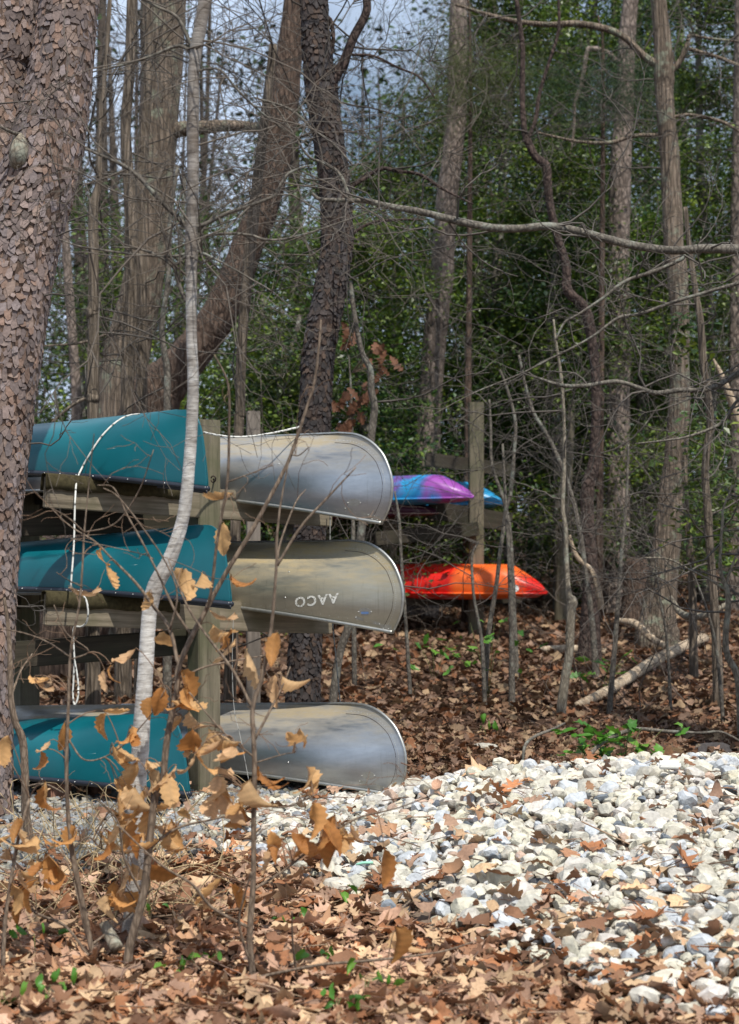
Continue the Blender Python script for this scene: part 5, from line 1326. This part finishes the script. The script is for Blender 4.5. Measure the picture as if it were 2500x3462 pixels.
LF = [(505, 1190, 'b'), (518, 1127, 'b'), (235, 1235, 'a'), (228, 1278, 'b'), (405, 1297, 'b'), (450, 1302, 'b'), (511, 1302, 'b'), (347, 1330, 'b'), (158, 1335, 'a'), (463, 1385, 'b'), (472, 1420, 'b'), (498, 1430, 'b'), (518, 1448, 'b'), (542, 1478, 'c'), (355, 1435, 'b'), (300, 1465, 'a'), (235, 1505, 'a'), (112, 1525, 'a'), (622, 1530, 'c'), (610, 1435, 'c'),
 (368, 1550, 'b'), (405, 1518, 'b'), (410, 1560, 'b'), (416, 1600, 'b'), (385, 1590, 'b'), (225, 1600, 'a'), (150, 1630, 'a'), (95, 1687, 'a'), (22, 1665, 'a'), (295, 1645, 'a'), (265, 1682, 'a'), (470, 1645, 'c'), (497, 1672, 'c'), (520, 1692, 'c'), (650, 1668, 'c'), (420, 1700, 'c'), (480, 1738, 'c'), (508, 1775, 'c'), (540, 1790, 'c'), (480, 1790, 'c'), (686, 1745, 'c'), (370, 1750, 'b'), (335, 1728, 'b'), (300, 1722, 'b'), (270, 1762, 'a'), (272, 1800, 'a'), (90, 1780, 'a'), (178, 1858, 'a'), (226, 1880, 'a'), (250, 1842, 'a'), (380, 1822, 'b'), (405, 1815, 'b'), (358, 1850, 'b'), (300, 1850, 'b'), (575, 1735, 'c'),
 (45, 1855, 'a'), (70, 1885, 'a'), (92, 1930, 'a'), (48, 1962, 'a'), (18, 1990, 'a'), (62, 2022, 'a'), (118, 1950, 'a'), (20, 1905, 'a'), (88, 1985, 'a'), (233, 2012, 'a'), (256, 1985, 'a'), (272, 2003, 'a'), (285, 1945, 'a'), (303, 1905, 'b'), (590, 1872, 'c'), (620, 1902, 'c'), (660, 1870, 'c'), (692, 1812, 'c'), (740, 1842, 'c'), (762, 1862, 'c'), (772, 1885, 'c'), (712, 1858, 'c'), (852, 1915, 'c'), (862, 2095, 'c'), (488, 1978, 'c'), (545, 1815, 'c'), (440, 1655, 'c'), (325, 1790, 'b')]
g = np.random.default_rng(17)
for (x, y, k2) in list(LF):
    if y > 1480 and g.random() < 0.85: LF.append((x + g.normal(0, 17), y + g.normal(0, 17), k2))
for key, s in SHR.items():
    g = np.random.default_rng(ord(key))
    d = s['d']; P = pxpts(s['stem'], d); b = P[-1]; gz = float(ground_z(b[0], b[1]))
    P.append((b[0], b[1], min(gz, b[2]) - 0.08, b[3] * 1.1))
    root = thing('beech_sapling' if key != 'd' else 'sapling', s['label'], 'sapling', (b[0], b[1], gz), 'young beeches in the foreground' if key != 'd' else None)
    mb = MB(); c = limb(mb, P, 8, 9, 0.05, 3); mb.build('stem', M['shrub_bark'], root)
    allp = [c[:, :3]]
    T = Twigs()
    for br in s['br']:
        n = len(br); dd = g.uniform(-0.25, 0.25)
        pp = [(*at(p[0], p[1], d + dd * i / (n - 1)), p[2] * 1.12 * d / F / 2) for i, p in enumerate(br)]
        m_ = MB(); cc = limb(m_, pp, 6, 6, 0.08, 4); m_.build('branch', M['shrub_bark'], root); allp.append(cc[:, :3])
        for _ in range(2):
            i = g.integers(3, len(cc)); T.grow(cc[i, :3], g.normal(0, 1, 3) * [1, .5, .8] + [0, 0, .5], g.uniform(0.1, 0.28), 0.0016, 1, g, (0, 2))
    allp = np.vstack(allp)
    for (x, y, k2) in LF:
        if k2 != key: continue
        w0 = at(x * f_, y * f_, d)
        j = int(np.argmin(np.linalg.norm((allp - w0) * [1, 0.3, 1], axis=1))); near = allp[j]
        w = at(x * f_, y * f_, near[1] + g.uniform(-0.06, 0.06))
        s_ = g.uniform(0.085, 0.148)
        hang = w + np.array([g.normal(0, .012), 0, s_ * 0.45])
        mid = (near + hang) / 2 + np.array([0, 0, 0.02])
        T.put(np.array([near, near * .5 + mid * .5 + [0, 0, .004], mid, mid * .5 + hang * .5 + [0, 0, .006], hang]), np.linspace(0.0026, 0.0013, 5), 4)
        o = bpy.data.objects.new('leaf', bl_me[g.integers(26)]); C.objects.link(o); o.parent = root
        dv = Vector((g.normal(0, 0.45), g.normal(0, 0.25), -1)).normalized()      # leaf blade hangs from its stalk
        qd = dv.to_track_quat('Y', 'Z') @ Euler((0, g.uniform(-0.9, 0.9) + (math.pi if g.random() < 0.5 else 0), 0)).to_quaternion()
        o.location = Vector((hang - np.array(root.location)).tolist()); o.rotation_mode = 'QUATERNION'; o.rotation_quaternion = qd; o.scale = (s_,) * 3
    m_ = MB(); T.into(m_, (0.20, 0.13, 0.085)); m_.build('twigs', M['twig'], root, True, 'stuff')

# straw-coloured stalks and vines by the gravel
g = np.random.default_rng(14); mb = MB(); l = []
for _ in range(95):
    d = g.uniform(7.4, 9.2); px = g.uniform(-20, 700); x = (px - CX) * d / F; z = float(top_z(x, d)); a = g.uniform(0, 6.28); L = g.uniform(0.15, 0.65); h = g.uniform(0.05, 0.42)
    t = np.linspace(0, 1, 8)
    l.append(np.stack([x + L * t * math.cos(a) + 0.05 * np.sin(t * 5 + a), d + L * t * math.sin(a) * 0.5, z + h * np.sin(t * math.pi * g.uniform(0.55, 0.95))], -1))
tubes(mb, np.array(l), np.tile(np.linspace(0.0028, 0.0014, 8), (len(l), 1)), 4, np.array([0.45, 0.34, 0.19]) * g.uniform(0.6, 1.2, (len(l), 1)), cap=False)
mb.build('dry_stalks', M['twig'], None, True, 'stuff')
# oak leaves still clinging behind the dark pine
bush = thing('oak_sapling', 'small oak with clinging russet leaves behind the top aluminium canoe', 'sapling', (*at(1200, 2400, 15.5)[:2], float(ground_z(0, 15.5))))
m_ = MB(); limb(m_, [(*at(1180, 1200, 15.5), 0.006), (*at(1190, 1400, 15.5), 0.012), (*at(1195, 1900, 15.5), 0.018), (*at(1200, 2420, 15.5), 0.022)], 8, 8, 0.05, 1); m_.build('stem', M['smooth_grey'], bush)
rus = []
for i in range(10):
    v, q = LV[i]; b_ = MB(); b_.add(v, q, None, np.array([0.19, 0.085, 0.045]) * g.uniform(0.7, 1.2)); me = b_.mesh('leaf'); me.materials.append(M['leaf_beech']); rus.append(me)
T = Twigs()
for (cx, cy, sx, sy, n) in ((1190, 1385, 45, 40, 20), (1280, 1230, 30, 30, 9), (1175, 1130, 22, 40, 5)):
    for _ in range(n):
        w = at(cx + g.normal(0, sx), cy + g.normal(0, sy), 15.4 + g.normal(0, .12)); o = bpy.data.objects.new('leaf', rus[g.integers(10)]); C.objects.link(o); o.parent = bush
        o.location = Vector((w - np.array(bush.location)).tolist()); o.scale = (g.uniform(0.10, 0.15),) * 3; o.rotation_euler = (g.uniform(0.9, 1.8), g.normal(0, .6), g.uniform(-0.8, 0.8))
        st = at(1190, cy + 30, 15.5); T.put(np.array([st, st * .6 + w * .4 + [0, 0, .03], st * .3 + w * .7 + [0, 0, .03], st * .1 + w * .9 + [0, 0, .02], w]), np.linspace(0.004, 0.0015, 5), 3)
m_ = MB(); T.into(m_, (0.16, 0.12, 0.09)); m_.build('twigs', M['twig'], bush, True, 'stuff')

# green seedlings
GP = np.array([(0.07, 0.20, 0.02), (0.10, 0.26, 0.03), (0.05, 0.15, 0.02), (0.13, 0.28, 0.03)])
gl = []
for i in range(8):
    v, q = beech_leaf(g); b_ = MB(); b_.add(v, q, None, GP[i % 4]); me = b_.mesh('leaf'); me.materials.append(M['leaf_green']); gl.append(me)
ol = []
for i in range(8):
    v, q = oak_leaf(g, 8, 0.4, 0.5, 0.3); b_ = MB(); b_.add(v, q, None, GP[i % 4] * 1.05); me = b_.mesh('leaf'); me.materials.append(M['leaf_green']); ol.append(me)
def seedling(label, px, d, h, n, size, spread, meshes, py=None):
    x = (px - CX) * d / F; z = float(top_z(x, d)); root = thing('seedling', label, 'seedling', (x, d, z), 'green seedlings')
    m_ = MB(); stems = 1 + n // 7
    for s in range(stems):
        tipx = g.normal(0, spread * 0.6); tubes(m_, np.array([[x, d, z - 0.02], [x + tipx * 0.4, d, z + h * 0.5], [x + tipx, d, z + h]]), np.array([0.003, 0.0025, 0.0015]), 5, np.array([0.12, 0.14, 0.05]))
    m_.build('stem', M['twig'], root)
    for _ in range(n):
        o = bpy.data.objects.new('leaf', meshes[g.integers(len(meshes))]); C.objects.link(o); o.parent = root
        o.location = (g.normal(0, spread), g.normal(0, spread * 0.6), h * g.uniform(0.35, 1.1)); s = size * g.uniform(0.7, 1.25); o.scale = (s, s, s); o.rotation_euler = (g.normal(0.25, 0.45), g.normal(0, 0.45), g.uniform(0, 6.28))
seedling('bright green seedling under the arching grey branch', 2110, 11.6, 0.30, 34, 0.115, 0.14, ol)
seedling('second green seedling, left part of the clump behind the stones', 1985, 11.6, 0.26, 20, 0.105, 0.09, ol)
seedling('green oak seedling at the foot of the zigzag trunk', 2030, 15.2, 0.32, 16, 0.10, 0.22, ol)
seedling('dark green sprig in front of the red kayak', 1650, 15.0, 0.62, 22, 0.09, 0.25, ol)
seedling('dark green sprig below the middle aluminium bow', 1470, 16.0, 0.35, 16, 0.09, 0.26, ol)
seedling('small green sprout on bare leaf litter near the slender sapling', 1650, 13.2, 0.12, 5, 0.08, 0.05, gl)
for i, (lab, px, d, n) in enumerate((('green sprout by the lower edge of the middle beech', 700, 6.75, 5), ('trailing green sprig right of the slim beech foot', 1235, 6.35, 8), ('green sprout hugging the bottom edge in the centre', 1130, 6.08, 7), ('green sprouts at the lower left corner', 160, 6.25, 10), ('green leaves at the bottom left under dry leaves', 30, 6.15, 6), ('pale green sprout beside the fallen grey twig', 600, 6.55, 5), ('green sprout left of the birch foot', 120, 7.0, 4), ('green shoot climbing at the heap edge', 1010, 7.5, 6), ('green shoot above the leaves by the first stones', 1170, 7.9, 3), ('green sprout between beech stems', 505, 7.6, 3), ('small sprig in leaf litter left of the heap', 1110, 6.75, 5))):
    seedling(lab, px, d, 0.07, n, 0.055, 0.055, gl)
# ivy on the thin trunk by the tall oak
ivy = thing('ivy_vine', 'dark ivy climbing the trunks at the right edge', 'ivy', (*at(2380, 2200, 14.4)[:2], float(ground_z(2.6, 14.4))))
m_ = MB(); leaf_cloud(m_, np.array([at(2370 + g.normal(0, 45), 1560 + g.normal(0, 110), 15.2 + g.normal(0, .25)) for _ in range(26)] + [at(2440 + g.normal(0, 40), 1800 + g.normal(0, 90), 16 + g.normal(0, .3)) for _ in range(34)] + [at(2310 + g.normal(0, 20), 1130 + g.normal(0, 60), 15.0) for _ in range(8)]), (0.08, 0.08, 0.08), 16, 0.075, HP * 0.8, g)
m_.build('leaves', M['leaf_green'], ivy, False)
